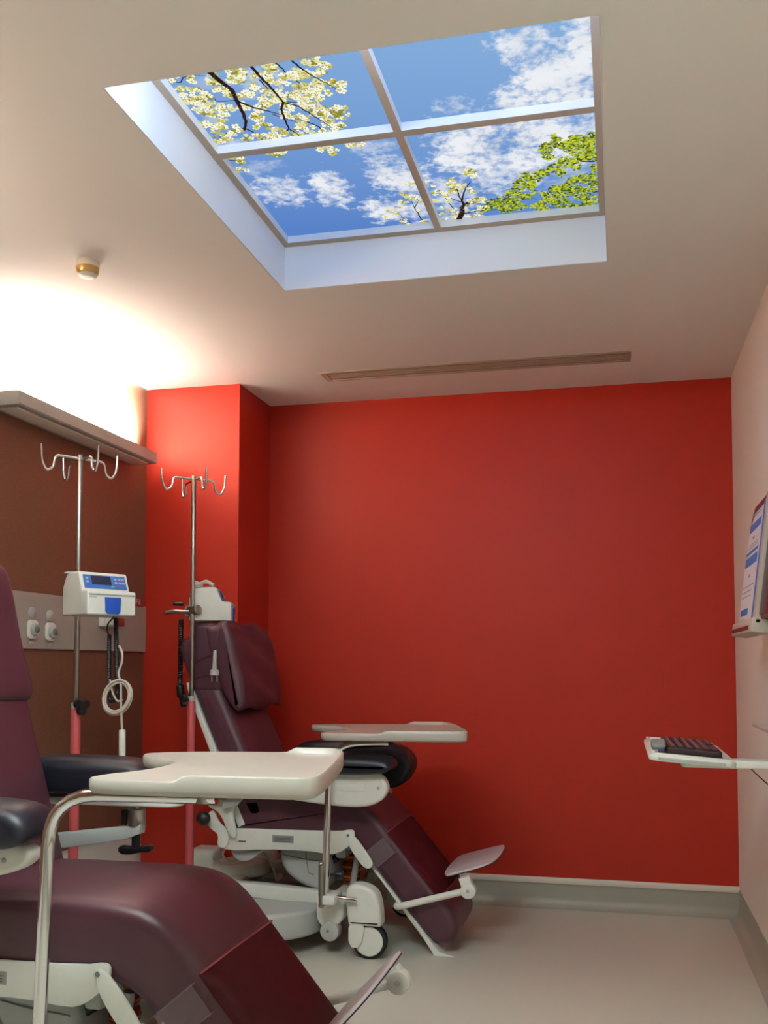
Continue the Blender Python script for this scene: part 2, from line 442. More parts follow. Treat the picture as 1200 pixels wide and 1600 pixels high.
def leaves(u, v, ru, rv, n, r):
    for _ in range(n):
        a = random.uniform(0, 2*PI); t = math.sqrt(random.random()); c = at(u+ru*t*math.cos(a), v+rv*t*math.sin(a), 'Z', ZP)
        a = random.uniform(0, 2*PI); d = Vector((math.cos(a), math.sin(a), 0)); nn = Vector((-d.y, d.x, 0)); q = r*random.uniform(.6, 1.3)
        k = random.random(); mi = 5 if k < .36 else (6 if k < .70 else 7)
        LF.poly([c-d*q, c-d*q*.3+nn*q*.6, c+d*q*.4+nn*q*.5, c+d*q, c+d*q*.4-nn*q*.5, c-d*q*.3-nn*q*.6], mi, random.uniform(.0008, .002))
# dogwood, pane on the camera's left
branch([(326, 110), (348, 128), (364, 141), (370, 156), (380, 176), (384, 188), (382, 202)], .017, .008)
branch([(370, 156), (395, 166), (418, 172), (440, 178)], .009, .003)
branch([(382, 200), (396, 206), (404, 214), (414, 220)], .006, .003)
branch([(382, 200), (370, 202), (356, 207), (342, 214)], .005, .002)
branch([(391, 100), (404, 116), (420, 132), (434, 148), (442, 158), (462, 163), (482, 174), (500, 186), (516, 196)], .010, .003)
branch([(442, 158), (440, 172), (446, 188), (452, 200), (462, 206), (472, 214)], .008, .003)
branch([(452, 200), (444, 208), (430, 218)], .005, .003)
branch([(453, 91), (466, 102), (482, 113), (500, 123), (520, 134), (530, 140)], .007, .002)
branch([(428, 96), (438, 104), (450, 116), (466, 128), (478, 136), (494, 146)], .005, .002)
branch([(405, 124), (420, 140), (432, 146)], .005, .002)
branch([(462, 184), (480, 190), (496, 196), (506, 207)], .006, .003)
branch([(260, 128), (282, 128), (286, 121), (302, 117), (322, 118)], .005, .0015)
branch([(370, 156), (350, 158), (338, 158), (334, 152)], .004, .0015)
branch([(425, 178), (450, 186), (462, 190)], .004, .002)
branch([(442, 158), (466, 160), (490, 168), (500, 172)], .004, .0015)
for c in [(270, 121, 8, 4, 4), (298, 126, 12, 6, 8), (280, 138, 8, 5, 5), (302, 147, 20, 10, 20), (292, 158, 14, 10, 14), (316, 150, 14, 6, 10), (318, 158, 14, 6, 8), (320, 172, 16, 8, 16), (334, 166, 14, 7, 12),
          (345, 182, 14, 8, 14), (322, 193, 12, 6, 12), (340, 200, 14, 8, 14), (350, 212, 16, 8, 14), (336, 222, 12, 5, 10), (356, 168, 10, 5, 7), (332, 124, 12, 8, 12), (345, 138, 14, 8, 14), (358, 146, 10, 5, 8), (366, 112, 18, 8, 18), (372, 124, 16, 6, 10),
          (385, 147, 12, 5, 9), (380, 166, 12, 6, 12), (402, 176, 14, 6, 10), (412, 160, 16, 8, 16), (424, 146, 14, 8, 14), (402, 186, 14, 6, 10), (412, 196, 14, 6, 10), (392, 214, 14, 6, 10), (370, 202, 10, 6, 8), (420, 214, 14, 8, 16), (432, 206, 16, 8, 16),
          (412, 120, 18, 8, 16), (422, 104, 12, 8, 12), (446, 116, 10, 7, 8), (440, 130, 10, 5, 6), (448, 178, 12, 6, 10), (438, 158, 12, 6, 10), (452, 150, 14, 6, 10), (466, 114, 18, 8, 16), (486, 95, 12, 6, 10), (508, 104, 10, 10, 14), (494, 112, 12, 6, 8),
          (498, 129, 12, 6, 10), (476, 136, 18, 8, 18), (470, 150, 16, 8, 14), (500, 142, 16, 8, 16), (518, 128, 8, 6, 8), (534, 134, 9, 8, 12), (492, 150, 12, 6, 10), (482, 164, 16, 7, 14), (496, 172, 16, 8, 18), (512, 180, 16, 8, 18), (530, 170, 12, 5, 10), (536, 180, 8, 6, 6),
          (520, 190, 16, 6, 16), (532, 196, 10, 5, 8), (476, 198, 14, 7, 14), (466, 212, 14, 6, 12), (484, 208, 10, 5, 8), (450, 166, 10, 6, 8), (512, 203, 12, 5, 8), (470, 184, 12, 6, 8), (400, 134, 12, 6, 6)]:
    cluster(c[0], c[1], c[2], c[3], int(c[4]*.95), .0122)
for c in [(372, 246, 12, 5, 8), (378, 250, 8, 4, 4), (376, 266, 10, 4, 6), (428, 240, 12, 4, 7), (438, 236, 12, 3, 5), (505, 230, 10, 3, 5), (520, 235, 8, 5, 6), (498, 235, 4, 2, 2), (548, 226, 8, 3, 4), (562, 225, 6, 3, 3)]:
    cluster(*c[:4], c[4], .013)
branch([(358, 250), (378, 250)], .004, .002); branch([(368, 262), (382, 268)], .005, .002)
# dogwood and maple beyond the cross bars
branch([(717, 342), (722, 330), (722, 322), (728, 316), (734, 317)], .022, .012)
branch([(725, 319), (722, 312), (724, 302), (728, 292), (736, 282)], .009, .003)
branch([(725, 319), (718, 306), (714, 294)], .007, .003)
branch([(724, 317), (706, 310), (694, 303), (682, 297)], .005, .002)
branch([(709, 325), (700, 316), (696, 309)], .004, .002)
branch([(724, 333), (742, 329), (756, 328)], .008, .004)
branch([(663, 350), (655, 336), (648, 325), (643, 312)], .006, .002); branch([(648, 325), (652, 316), (654, 310)], .004, .002)
branch([(646, 350), (630, 340), (620, 330)], .004, .0015)
for c in [(730, 268, 8, 6, 14), (738, 272, 8, 6, 10), (705, 283, 10, 7, 14), (708, 295, 10, 7, 14), (722, 290, 8, 4, 8), (736, 296, 8, 4, 8), (697, 302, 8, 5, 8), (684, 300, 8, 5, 8), (740, 312, 9, 4, 10), (680, 312, 5, 4, 6), (752, 312, 10, 6, 10),
          (708, 330, 10, 6, 12), (712, 340, 10, 4, 10), (742, 334, 14, 6, 16), (690, 335, 4, 4, 4), (755, 325, 8, 6, 8), (690, 325, 4, 3, 3), (668, 283, 3, 2, 2), (676, 290, 3, 2, 2), (726, 325, 12, 8, 8), (700, 312, 6, 4, 4), (694, 342, 6, 3, 3),
          (640, 289, 7, 3, 6), (631, 304, 7, 4, 6), (644, 308, 8, 4, 8), (655, 311, 4, 5, 5), (630, 315, 7, 4, 6), (612, 329, 7, 4, 6), (606, 340, 8, 4, 7), (633, 345, 7, 3, 5), (664, 346, 6, 3, 4), (654, 329, 2, 2, 2), (620, 333, 5, 3, 3), (638, 350, 5, 2, 3), (628, 322, 4, 3, 3)]:
    cluster(*c[:4], c[4], .0095)
branch([(934, 300), (912, 293), (902, 291)], .006, .002); branch([(906, 252), (930, 252)], .005, .006); branch([(760, 330), (800, 322), (850, 325), (900, 320), (920, 320)], .004, .003)
branch([(812, 300), (838, 312)], .003, .002); branch([(870, 230), (900, 245)], .003, .003)
for c in [(852, 232, 12, 10, 60), (870, 222, 10, 8, 45), (866, 214, 5, 6, 20), (890, 228, 14, 10, 80), (898, 215, 8, 6, 40), (912, 222, 16, 12, 100), (925, 215, 10, 10, 55), (912, 240, 18, 10, 100), (928, 240, 8, 12, 55), (885, 252, 14, 8, 70), (868, 262, 12, 7, 50), (876, 270, 8, 5, 25),
          (900, 258, 8, 8, 30), (858, 245, 10, 5, 30), (928, 262, 6, 6, 25), (928, 285, 8, 16, 70), (915, 278, 12, 8, 60), (900, 280, 12, 7, 50), (890, 290, 12, 8, 60), (905, 300, 16, 10, 100), (920, 312, 16, 9, 90), (880, 300, 14, 10, 80), (868, 296, 10, 8, 50), (862, 310, 12, 10, 80),
          (880, 318, 14, 7, 70), (850, 302, 5, 4, 20), (850, 316, 8, 6, 40), (848, 270, 10, 6, 40), (835, 276, 12, 8, 60), (820, 276, 10, 8, 50), (812, 288, 10, 8, 60), (828, 288, 10, 8, 50), (806, 298, 10, 6, 45), (818, 306, 12, 6, 60), (800, 312, 12, 6, 60), (786, 314, 12, 8, 70), (770, 318, 12, 7, 60), (760, 325, 8, 6, 35),
          (792, 326, 14, 6, 70), (812, 322, 12, 6, 45), (840, 322, 12, 5, 35), (858, 264, 6, 3, 12), (795, 302, 6, 4, 16), (850, 326, 10, 3, 20), (832, 300, 8, 4, 12), (905, 322, 14, 4, 40)]:
    leaves(*c[:4], int(c[4]*1.35), .0070)
BR.build('branch_print'); BL.build('blossom_print'); LF.build('leaf_print')

# ------------------------------------------------------------------ ceiling items
t = empty('air_diffuser', (-.69, 4.585, H)); tag(t, 'long narrow beige slot diffuser set in the ceiling above the red wall', 'air vent')
b = NB(); L2, W2 = .757, .074
for a in ((-L2, L2, -W2, -W2+.018), (-L2, L2, W2-.018, W2), (-L2, -L2+.03, -W2+.018, W2-.018), (L2-.03, L2, -W2+.018, W2-.018)): box(b, *a, -.006, .0, .0015, 1)
obj('frame', b, M['slot'], t)
b = NB()
for y in (-.028, .0, .028): box(b, -L2+.03, L2-.03, y-.009, y+.009, -.004, -.0005)
obj('blade', b, M['slot'], t)
b = NB(); box(b, -L2+.03, L2-.03, -W2+.018, W2-.018, -.0015, -.0002); obj('backing', b, M['slotdark'], t)
p = at(137, 409, 'Z', H)
t = empty('ceiling_sensor', (p.x, p.y, H)); tag(t, 'small round white ceiling detector with a golden band, left of the skylight', 'detector')
b = NB(); lathe(b, (0, 0, 0), (0, 0, -1), [(0, .040), (.003, .042), (.022, .042), (.024, .041)], 32); obj('base', b, M['sensor'], t)
b = NB(); lathe(b, (0, 0, -.022), (0, 0, -1), [(0, .041), (.004, .0415), (.022, .038), (.028, .033)], 32); obj('band', b, M['brass'], t)
b = NB(); lathe(b, (0, 0, -.048), (0, 0, -1), [(0, .034), (.003, .034), (.007, .029), (.009, .018), (.0095, 0)], 32); obj('lens', b, M['sensor'], t)

# ------------------------------------------------------------------ wall uplight
UX, UZ0, UZ1 = -2.285, 2.262, 2.318
TUBE = glow('uplight_tube', (255, 250, 238), 5)
def uplight(UY0, UY1, label):
    t = empty('wall_uplight', (XL, (UY0+UY1)/2, UZ0)); tag(t, label, 'wall light')
    TM = Matrix.Translation(-t.location)
    b = NB()
    prof = [(UX, UZ1), (UX, UZ0+.006), (UX-.006, UZ0), (XL+.001, UZ0), (XL+.001, UZ1-.01), (XL+.004, UZ1-.01), (XL+.004, UZ0+.012), (UX-.008, UZ0+.012), (UX-.008, UZ1)]
    A = [b.verts.new(TM @ Vector((x, UY0, z))) for x, z in prof]; B = [b.verts.new(TM @ Vector((x, UY1, z))) for x, z in prof]
    for k in range(len(prof)): b.faces.new((A[k], A[(k+1) % len(prof)], B[(k+1) % len(prof)], B[k]))
    b.faces.new(A); b.faces.new(B)
    obj('housing', b, M['gunlight'], t)
    for y0 in (UY0-.006, UY1-.002):
        b = NB(); box(b, XL+.001, UX+.002, y0, y0+.008, UZ0-.001, UZ1+.001, .002, M=TM); obj('end_cap', b, M['gunlight'], t)
    b = NB(); box(b, UX-.115, UX-.03, UY0+.03, UY1-.03, UZ0-.007, UZ0+.001, .003, M=TM); obj('lower_diffuser', b, M['fitunder'], t)
    b = NB(); cyl(b, TM @ Vector((-2.385, UY0+.03, UZ0+.034)), TM @ Vector((-2.385, UY1-.03, UZ0+.034)), .013, 16); obj('lamp_tube', b, TUBE, t)
    b = NB(); cyl(b, TM @ Vector((-2.335, UY0+.03, UZ0+.034)), TM @ Vector((-2.335, UY1-.03, UZ0+.034)), .013, 16); obj('lamp_tube', b, TUBE, t)
BAYS = [(3.29, 4.43), (1.25, 2.39)]  # second span holds an added, unseen fitting that brightens the ceiling
uplight(*BAYS[0], 'long grey wall light fitting washing the wall above it white, beside the red column')
uplight(*BAYS[1], 'added matching grey wall light fitting, out of view nearer the camera, brightening the ceiling')

# ------------------------------------------------------------------ service panel and outlets on the left wall
t = empty('service_panel', (XL, 3.0, 1.307)); tag(t, 'pale grey horizontal strip panel carrying gas outlets and sockets on the brown wall', 'wall panel')
b = NB(); box(b, 0, .012, -2.3, YC-3.001, 0, .24, .002, 1); obj('plate', b, M['panel'], t)
def onwall(u, v, x=XL+.013): return at(u, v, 'X', x)
def gas(u, v, label):
    p = onwall(u, v); g = empty('gas_outlet', p); tag(g, label, 'gas outlet', 'gas outlets on the grey strip')
    b = NB(); pad(b, rrect(-.035, .035, -.055, .025, .02), 0, .012, .004, M=Matrix(((0, 1, 0, 0), (1, 0, 0, 0), (0, 0, 1, 0), (0, 0, 0, 1)))); obj('plate', b, M['white'], g)
    b = NB(); lathe(b, (.012, 0, -.015), (1, 0, 0), [(0, .026), (.012, .026), (.016, .022)], 24); obj('collar', b, M['grey'], g)
    b = NB(); lathe(b, (.027, 0, -.015), (1, 0, 0), [(0, .015), (.004, .015), (.008, .010)], 20); obj('socket', b, M['midgrey'], g)
    b = NB(); lathe(b, (0, 0, .055), (1, 0, 0), [(0, .026), (.006, .026), (.01, .02)], 24); obj('cap', b, M['grey'], g)
    b = NB(); box(b, .0, .004, -.016, .016, -.078, -.066, .001, 1); obj('marker', b, M['beige'], g)
    return g
gas(49, 978, 'round gas outlet beside the headrest of the nearer chair, on the grey strip')
gas(77, 982, 'round gas outlet nearer the infusion pump, on the grey strip')
p = onwall(162, 972); t = empty('wall_socket', p); tag(t, 'small white power socket with a plug under the blue and white pump', 'socket')
b = NB(); box(b, 0, .03, -.05, .05, -.022, .022, .004, 2); obj('plate', b, M['white'], t)
b = NB(); box(b, .03, .055, -.03, .01, -.015, .012, .004, 2); obj('plug', b, M['white'], t)
p = onwall(183, 972); o = NB(); box(o, 0, .014, -.05, .05, -.02, .02, .003, 2)
o = obj('red_socket', o, M['redsock'], loc=p); tag(o, 'dark red socket plate on the grey strip, right of the white plug', 'socket')
p = onwall(213, 940); t = empty('red_label', (XL+.0005, min(p.y, YC-.072), p.z)); tag(t, 'small red sign plate in the corner at the top of the grey strip', 'sign')
b = NB(); box(b, 0, .016, -.07, .07, -.024, .024, .001, 1); obj('plate', b, M['redsock'], t)
b = NB()
for y0, y1, z0, z1 in ((-.05, -.042, -.012, .012), (-.034, -.020, -.002, .003), (-.010, -.004, -.014, .014), (-.004, .008, .009, .014), (-.004, .008, -.002, .003), (.004, .009, .003, .010), (.018, .034, .009, .014), (.028, .034, -.002, .010), (.018, .034, -.003, .002), (.018, .024, -.014, -.002), (.018, .036, -.014, -.009)):
    box(b, .016, .0168, y0, y1, z0, z1)
obj('lettering', b, M['pink'], t)

# ------------------------------------------------------------------ treatment chairs
def rotp(p, o, a):
    c, s = math.cos(a), math.sin(a); return (o[0]+(p[0]-o[0])*c-(p[1]-o[1])*s, o[1]+(p[0]-o[0])*s+(p[1]-o[1])*c)
def tray_mesh(bm, outline, z0, lipx):
    pts = densify(chaikin(ccw(outline), 3), .02); N = len(pts); rings = []
    def lip(p): 
        t = min(1, max(0, (p[0]-lipx)/.025)); return .001+.013*t*t*(3-2*t)
    def ring(ins, zf):
        q = inset(pts, ins) if ins else pts
        rings.append([bm.verts.new((q[i][0], q[i][1], zf(pts[i]))) for i in range(N)])
    S = z0+.030
    ring(.03, lambda p: z0); ring(.008, lambda p: z0); ring(.002, lambda p: z0+.004); ring(0, lambda p: z0+.012)
    ring(0, lambda p: S+lip(p)-.004); ring(.003, lambda p: S+lip(p)); ring(.009, lambda p: S+lip(p)); ring(.012, lambda p: S+lip(p)*.5); ring(.016, lambda p: S)
    for a, c in zip(rings, rings[1:]):
        for k in range(N): bm.faces.new((a[k], a[(k+1) % N], c[(k+1) % N], c[k]))
    bm.faces.new(rings[0]); bm.faces.new(rings[-1])
def castor(root, x, y, name='castor'):
    b = NB(); pad(b, chaikin([(x-.070, .142), (x-.085, .142), (x-.088, .16), (x-.100, .27), (x-.085, .312), (x-.02, .314), (x+.035, .285), (x+.052, .23), (x+.058, .16), (x+.056, .142), (x+.04, .142)], 2), y-.045, y+.045, .016, 4)
    pad(b, chaikin([(x-.085, .16), (x-.085, .05), (x-.03, .05), (x-.01, .16)], 1), y-.040, y-.026, .004, 2)
    c = obj(name, b, M['white'], root)
    b = NB(); lathe(b, (x, y-.022, .075), (0, 1, 0), [(0, .060), (.003, .068), (.008, .075), (.036, .075), (.041, .068), (.044, .060)], 40); obj('tyre', b, M['rubber'], c)
    b = NB(); lathe(b, (x, y-.028, .075), (0, 1, 0), [(0, .012), (.002, .058), (.006, .062), (.050, .062), (.054, .058), (.056, .012)], 40); obj('wheel_disc', b, M['white'], c)
    return c
def make_chair(name, loc, label, P):
    R = empty(name, loc); tag(R, label, 'reclining chair', 'treatment recliners side by side')
    W = .50
    def crown(ztop, amt):
        def f(co):
            k = 1-((co.y-W/2)/(W/2))**2; s = max(0, min(1, (co.z-(ztop-.09))/.09)); co.z += amt*k*s; return co
        return f
    # seat, ends under the leg cover
    top = P['knee_top']; bot = P['knee_bot']
    seat = [(-.585, .470), (-.60, .51), (-.60, .61), (-.57, .645), (-.50, .655)] + top + bot[::-1]
    seat = densify(chaikin(seat, 2), .03)
    def seatdef(co):
        k = 1-((co.y-W/2)/(W/2))**2
        # bulge away from the hinge side
        if co.x < 0: co.z += .018*k*max(0, min(1, (co.z-.56)/.08))
        else:
            d = Vector((co.x, 0, co.z-.45)); L = d.length
            if L > .13: co += d.normalized()*.018*k*min(1, (L-.13)/.05)
        return co
    b = NB(); pad(b, seat, 0, W, .034, 5, 10, seatdef); o = obj('seat_cushion', b, M['maroon'], R, angle=60)
    # leg rest
    a = P['leg']; ang = math.radians(50); dx, dz = math.cos(ang), -math.sin(ang); nx, nz = math.sin(ang), math.cos(ang)
    def lp(t, s): return (a[0]+dx*t+nx*s, a[1]+dz*t+nz*s)          # s: 0 top surface, negative into the cushion
    th = .150
    leg = [lp(-.08, 0), lp(.10, 0), lp(.25, 0), lp(.38, 0), lp(.45, -.004), lp(.51, -.03), lp(.535, -.075), lp(.515, -.125), lp(.47, -th), lp(.38, -th), lp(.2, -th), lp(-.08, -th)]
    leg = densify(chaikin(leg, 2), .03)
    def legdef(co):
        k = 1-((co.y-W/2)/(W/2))**2; s = (co.x-a[0])*nx+(co.z-a[1])*nz
        f = max(0, min(1, (s+.08)/.08)); co.x += nx*.016*k*f; co.z += nz*.016*k*f; return co
    b = NB(); pad(b, leg, .003, W-.003, .034, 5, 10, legdef); obj('leg_cushion', b, M['maroon'], R, angle=60)
    # dark red protective cover across the leg rest with clear side bands
    def sheet(t0, t1, y0, y1, off, mname, nm, wrap=0.0, nt=8, ny=16):
        bm = NB(); G = []
        for j in range(ny+1):
            y = y0+(y1-y0)*j/ny; row = []
            for i in range(nt+1):
                t = t0+(t1-t0)*i/nt; k = 1-((min(max(y, 0), W)-W/2)/(W/2))**2
                e = min(y, W-y); sdrop = 0
                if e < .034: sdrop = .034-math.sqrt(max(0, .034**2-(.034-max(e, 0))**2))
                x, z = lp(t, off+.016*k-sdrop); row.append(bm.verts.new((x, y, z)))
            G.append(row)
        for j in range(ny):
            for i in range(nt): bm.faces.new((G[j][i], G[j][i+1], G[j+1][i+1], G[j+1][i]))
        ex = bmesh.ops.solidify(bm, geom=bm.faces[:], thickness=.003)
        return obj(nm, bm, M[mname], R, angle=60)
    cv = sheet(.0, P.get('cover', .36), .008, W-.008, .004, 'cover', 'leg_cover')
    for t in (.0, P.get('cover', .36)-.004):
        b = NB(); pts = []
        for j in range(17):
            y = .008+(W-.016)*j/16; k = 1-((y-W/2)/(W/2))**2; e = min(y, W-y); sd = 0
            if e < .034: sd = .034-math.sqrt(max(0, .034**2-(.034-e)**2))
            x, z = lp(t, .008+.016*k-sd); pts.append((x, y, z))
        tube(b, pts, .0028, 6); obj('hem', b, M['hem'], cv)
    b = NB()
    for t0 in (.005,):
        q = [lp(t0, -.03), lp(t0+.085, -.03), lp(t0+.085, -th-.006), lp(t0, -th-.006)]
        pad(b, q, -.006, -.003, .001, 1)
        q = [lp(t0, .0), lp(t0+.085, .0), lp(t0+.085, -.03), lp(t0, -.03)]
    for t0 in (.008, .088):
        tube(b, [(*lp(t0, -.02)[:1], -.005, lp(t0, -.02)[1]), (lp(t0, -th)[0], -.006, lp(t0, -th)[1])], .002, 6)
    obj('clear_strap', b, M['clear'], R)
    b = NB(); pad(b, [lp(P.get('cover', .36)-.005, .008), lp(P.get('cover', .36)+.09, .006), lp(P.get('cover', .36)+.09, .003), lp(P.get('cover', .36)-.005, .005)], .03, W-.03, .0004, 1); obj('clear_flap', b, M['clear'], R)
    # back plate of the leg rest with the kick fin
    b = NB(); pad(b, [lp(.03, -th-.001), lp(.03, -th-.010), lp(.575, -th-.024), lp(.555, -th+.004), lp(.52, -th-.001)], .01, W-.01, .002, 1)
    pad(b, [lp(.36, -th-.006), lp(.60, -th-.032), lp(.585, -th+.045), lp(.53, -th+.005)], -.004, .004, .001, 1)
    obj('leg_plate', b, M['white'], R)
    # back rest
    ra = P['recline']; po = (-.42, .665)
    def bp(t, s): return (po[0]-math.sin(ra)*t-math.cos(ra)*s, po[1]+math.cos(ra)*t-math.sin(ra)*s)   # s: depth behind the front face
    BLn = P.get('back_len', .88)
    bk = [bp(-.08, .0), bp(.2, .0), bp(.5, .0), bp(BLn-.10, .0), bp(BLn-.02, .02), bp(BLn, .07), bp(BLn-.02, .11), bp(BLn-.08, .125), bp(.5, .125), bp(.0, .125), bp(-.10, .11), bp(-.11, .04)]
    bk = densify(chaikin(bk, 2), .035)
    def bdef(co):
        k = 1-((co.y-W/2)/(W/2))**2; s = -((co.x-po[0])*math.cos(ra)+(co.z-po[1])*math.sin(ra))
        f = max(0, min(1, (.06-s)/.06)); co.x += math.cos(ra)*.016*k*f; co.z += math.sin(ra)*.016*k*f; return co
    b = NB(); pad(b, bk, 0, W, .034, 5, 10, bdef); obj('backrest', b, M['maroon'], R, angle=60)
    b = NB()
    for y in (.015, W-.015):
        pad(b, densify([bp(-.10, .128), bp(-.10, .165), bp(.55, .150), bp(.60, .140), bp(.60, .125)], .1), y-.018, y+.018, .006, 3)
    box(b, bp(.2, .15)[0]-.02, bp(.2, .15)[0]+.01, .03, W-.03, bp(.2, .15)[1]-.03, bp(.2, .15)[1]+.03, .005)
    obj('back_frame', b, M['white'], R)
    # head cushion, propped more upright than the back
    hs = P['head']; hc = densify(chaikin(hs, 2), .03)
    zc = sum(z for x, z in hs)/len(hs)
    def hdef(co):
        k = 1-((co.y-W/2)/(W/2+.02))**2
        if P.get('skew'):
            yy = co.y-W/2; co.z += P['skew']*yy + .010*math.sin(co.x*60+co.y*20)
            co.x += .012*math.sin(co.z*38+co.y*16)*k
        co.x += .010*k if co.x > bp(.6, .03)[0]-.1 else -.004*k
        return co
    b = NB(); pad(b, hc, -.012, W+.012, .038, 6, 16, hdef); obj('head_cushion', b, M['maroon'], R, angle=60)
    if P.get('wrap'):
        b = NB(); pad(b, densify(chaikin(P['wrap'], 2), .03), -.008, W+.008, .03, 5, 8); obj('head_wrap', b, M['maroon'], R, angle=60)
        b = NB()
        for s in (.0, .075):
            u0 = 0 if s else 24
            pts = [at(302, 1036+u0, 'Y', loc[1]-.010), at(318, 1028+u0*1.15, 'Y', loc[1]-.012), at(338, 1020+u0*1.35, 'Y', loc[1]-.010)]
            tube(b, [p-Vector(loc) for p in pts], .003, 6)
        obj('piping', b, M['maroon'], R)
    # side frame, pivot plates and lift
    for y, nm in ((-.018, 'near'), (W+.002, 'far')):
        b = NB(); q = [(-.62, .50), (-.62, .43), (-.58, .405), (-.40, .418), (-.2, .422), (-.09, .408), (-.045, .42), (.0, .455), (.02, .49), (.018, .515), (.0, .522), (-.05, .512), (-.3, .508), (-.5, .508)]
        pad(b, densify(chaikin(q, 1), .05), y, y+.016, .003, 2); s = obj('side_frame', b, M['white'], R)
        if nm == 'near':
            b = NB(); lathe(b, (-.008, y+.001, .497), (0, -1, 0), [(0, .013), (.003, .013), (.005, .010)], 20); obj('pivot_cap', b, M['white'], s)
            b = NB(); lathe(b, (-.008, y-.004, .497), (0, -1, 0), [(0, .007), (.003, .006)], 12); obj('bolt', b, M['midgrey'], s)
            b = NB(); box(b, -.36, -.26, y-.002, y+.001, .452, .484, .0008, 1); l = obj('rating_plate', b, M['label'], s)
            b = NB()
            for z in (.458, .465, .472): box(b, -.35, -.27, y-.0026, y-.0018, z, z+.003)
            for x in (-.52,): box(b, x, x+.035, y-.0026, y+.001, .448, .453)
            obj('label_lines', b, M['labeltxt'], s)
        b = NB(); q = [(-.015, .51), (.02, .50), (.10, .395), (.105, .37), (.085, .355), (.055, .365), (-.01, .455)]
        pad(b, chaikin(q, 2), y-.006 if y < 0 else y+.004, y+.006 if y < 0 else y+.016, .003, 2); obj('leg_link', b, M['white'], R)
    # rear bracket with the black ball knob
    b = NB(); q = [(-.63, .67), (-.63, .60), (-.585, .60), (-.565, .53), (-.55, .46), (-.60, .40), (-.66, .40), (-.70, .45), (-.64, .49), (-.62, .55), (-.68, .62)]
    pad(b, densify(chaikin([(-.665, .665), (-.66, .60), (-.60, .585), (-.55, .47), (-.515, .47), (-.545, .60), (-.50, .655), (-.52, .68)], 2), .04), -.05, -.03, .004, 2)
    pad(b, chaikin([(-.64, .60), (-.68, .54), (-.65, .50), (-.61, .48), (-.62, .42), (-.565, .42), (-.56, .50), (-.61, .53)], 2), -.035, -.02, .004, 2)
    br = obj('recline_bracket', b, M['white'], R)
    b = NB(); lathe(b, (-.665, -.105, .555), (0, 1, 0), [(0, .001), (.004, .018), (.014, .029), (.027, .033), (.04, .029), (.05, .018), (.055, .008), (.08, .007)], 20); obj('ball_knob', b, M['black'], br)
    # lift column housing
    b = NB(); q = [(-.36, .43), (-.355, .34), (-.30, .275), (-.20, .225), (-.12, .235), (-.11, .43)]
    pad(b, densify(chaikin(q, 2), .04), .06, W-.08, .03, 4); h = obj('lift_housing', b, M['grey'], R)
    b = NB(); tube(b, [(-.34, .058, .385), (-.24, .056, .37), (-.13, .058, .36)], .002, 6); tube(b, [(-.23, .056, .42), (-.225, .056, .37), (-.215, .056, .31), (-.19, .056, .30)], .002, 6); obj('panel_seam', b, M['midgrey'], h)
    b = NB(); box(b, -.60, .0, .06, .10, .415, .47, .01); box(b, -.60, .0, W-.10, W-.06, .415, .47, .01)
    box(b, -.58, -.52, .05, W-.05, .39, .44, .012); box(b, -.09, -.04, .05, W-.05, .38, .44, .012)
    pad(b, chaikin([(-.585, .42), (-.56, .36), (-.50, .345), (-.44, .385), (-.40, .42)], 2), .02, .06, .01, 3)
    obj('under_frame', b, M['grey'], R)
    b = NB(); lathe(b, (-.055, .20, .24), (0, 0, 1), [(0, .036)]+[(.01+i*.012, .040 if i % 2 else .033) for i in range(14)]+[(.19, .036)], 24); obj('gas_spring_cover', b, M['rust'], R)
    b = NB()
    for z in (.27, .315, .36, .40): lathe(b, (-.055, .20, z), (0, 0, 1), [(0, .040), (.002, .043), (.008, .043), (.010, .040)], 24)
    obj('spring_ring', b, M['orange'], R)
    b = NB(); tube(b, [(-.28, .12, .26), (-.10, .12, .37)], .018, 12); obj('strut', b, M['black'], R)
    b = NB(); tube(b, [(.0, .12, .41), (-.03, .12, .22)], .015, 10); obj('link_rod', b, M['grey'], R)
    b = NB(); tube(b, [(.06, W-.12, .41), (-.03, W-.12, .22)], .015, 10); obj('link_rod', b, M['grey'], R)
    # base
    b = NB(); pad(b, ellipse(-.46, .06, .345, .33, 56, .82), .078, .192, .018, 4, M=XY); obj('base_cover', b, M['grey'], R)
    b = NB()
    for y in (.04, W+.05):
        pad(b, chaikin([(-.70, .21), (-.68, .25), (-.5, .262), (-.1, .235), (-.03, .24), (.0, .20), (-.05, .16), (-.5, .20), (-.66, .18)], 2), y-.03, y+.03, .01, 3)
    box(b, -.10, -.03, -.09, W+.05, .17, .235, .015); box(b, -.68, -.60, -.05, W+.05, .17, .23, .015); box(b, -.86, -.60, .20, .46, .17, .215, .015)
    pad(b, chaikin([(-.125, .25), (-.125, .13), (-.06, .115), (.0, .15), (.0, .25)], 2), -.11, -.03, .01, 3)
    obj('base_frame', b, M['white'], R)
    b = NB(); cyl(b, (-.062, -.125, .105), (-.062, -.06, .105), .042, 28, bev=.008); c = obj('brake_drum', b, M['grey'], R)
    b = NB(); cyl(b, (-.068, -.128, .108), (-.068, -.124, .108), .006, 12); obj('bolt', b, M['midgrey'], c)
    castor(R, .112, -.10); castor(R, .112, W+.10); castor(R, -.60, -.10); castor(R, -.60, W+.10)
    b = NB(); tube(b, [(-.07, -.155, .262), (.02, -.165, .258), (.07, -.165, .256)], .011, 14, fr=.02); obj('brake_lever', b, M['chrome'], R)
    # motor box and power unit at the back of the base, with their cables
    b = NB(); pad(b, rrect(-.93, -.79, .215, .335, .025), .32, .46, .02, 4); obj('motor_cover', b, M['white'], R)
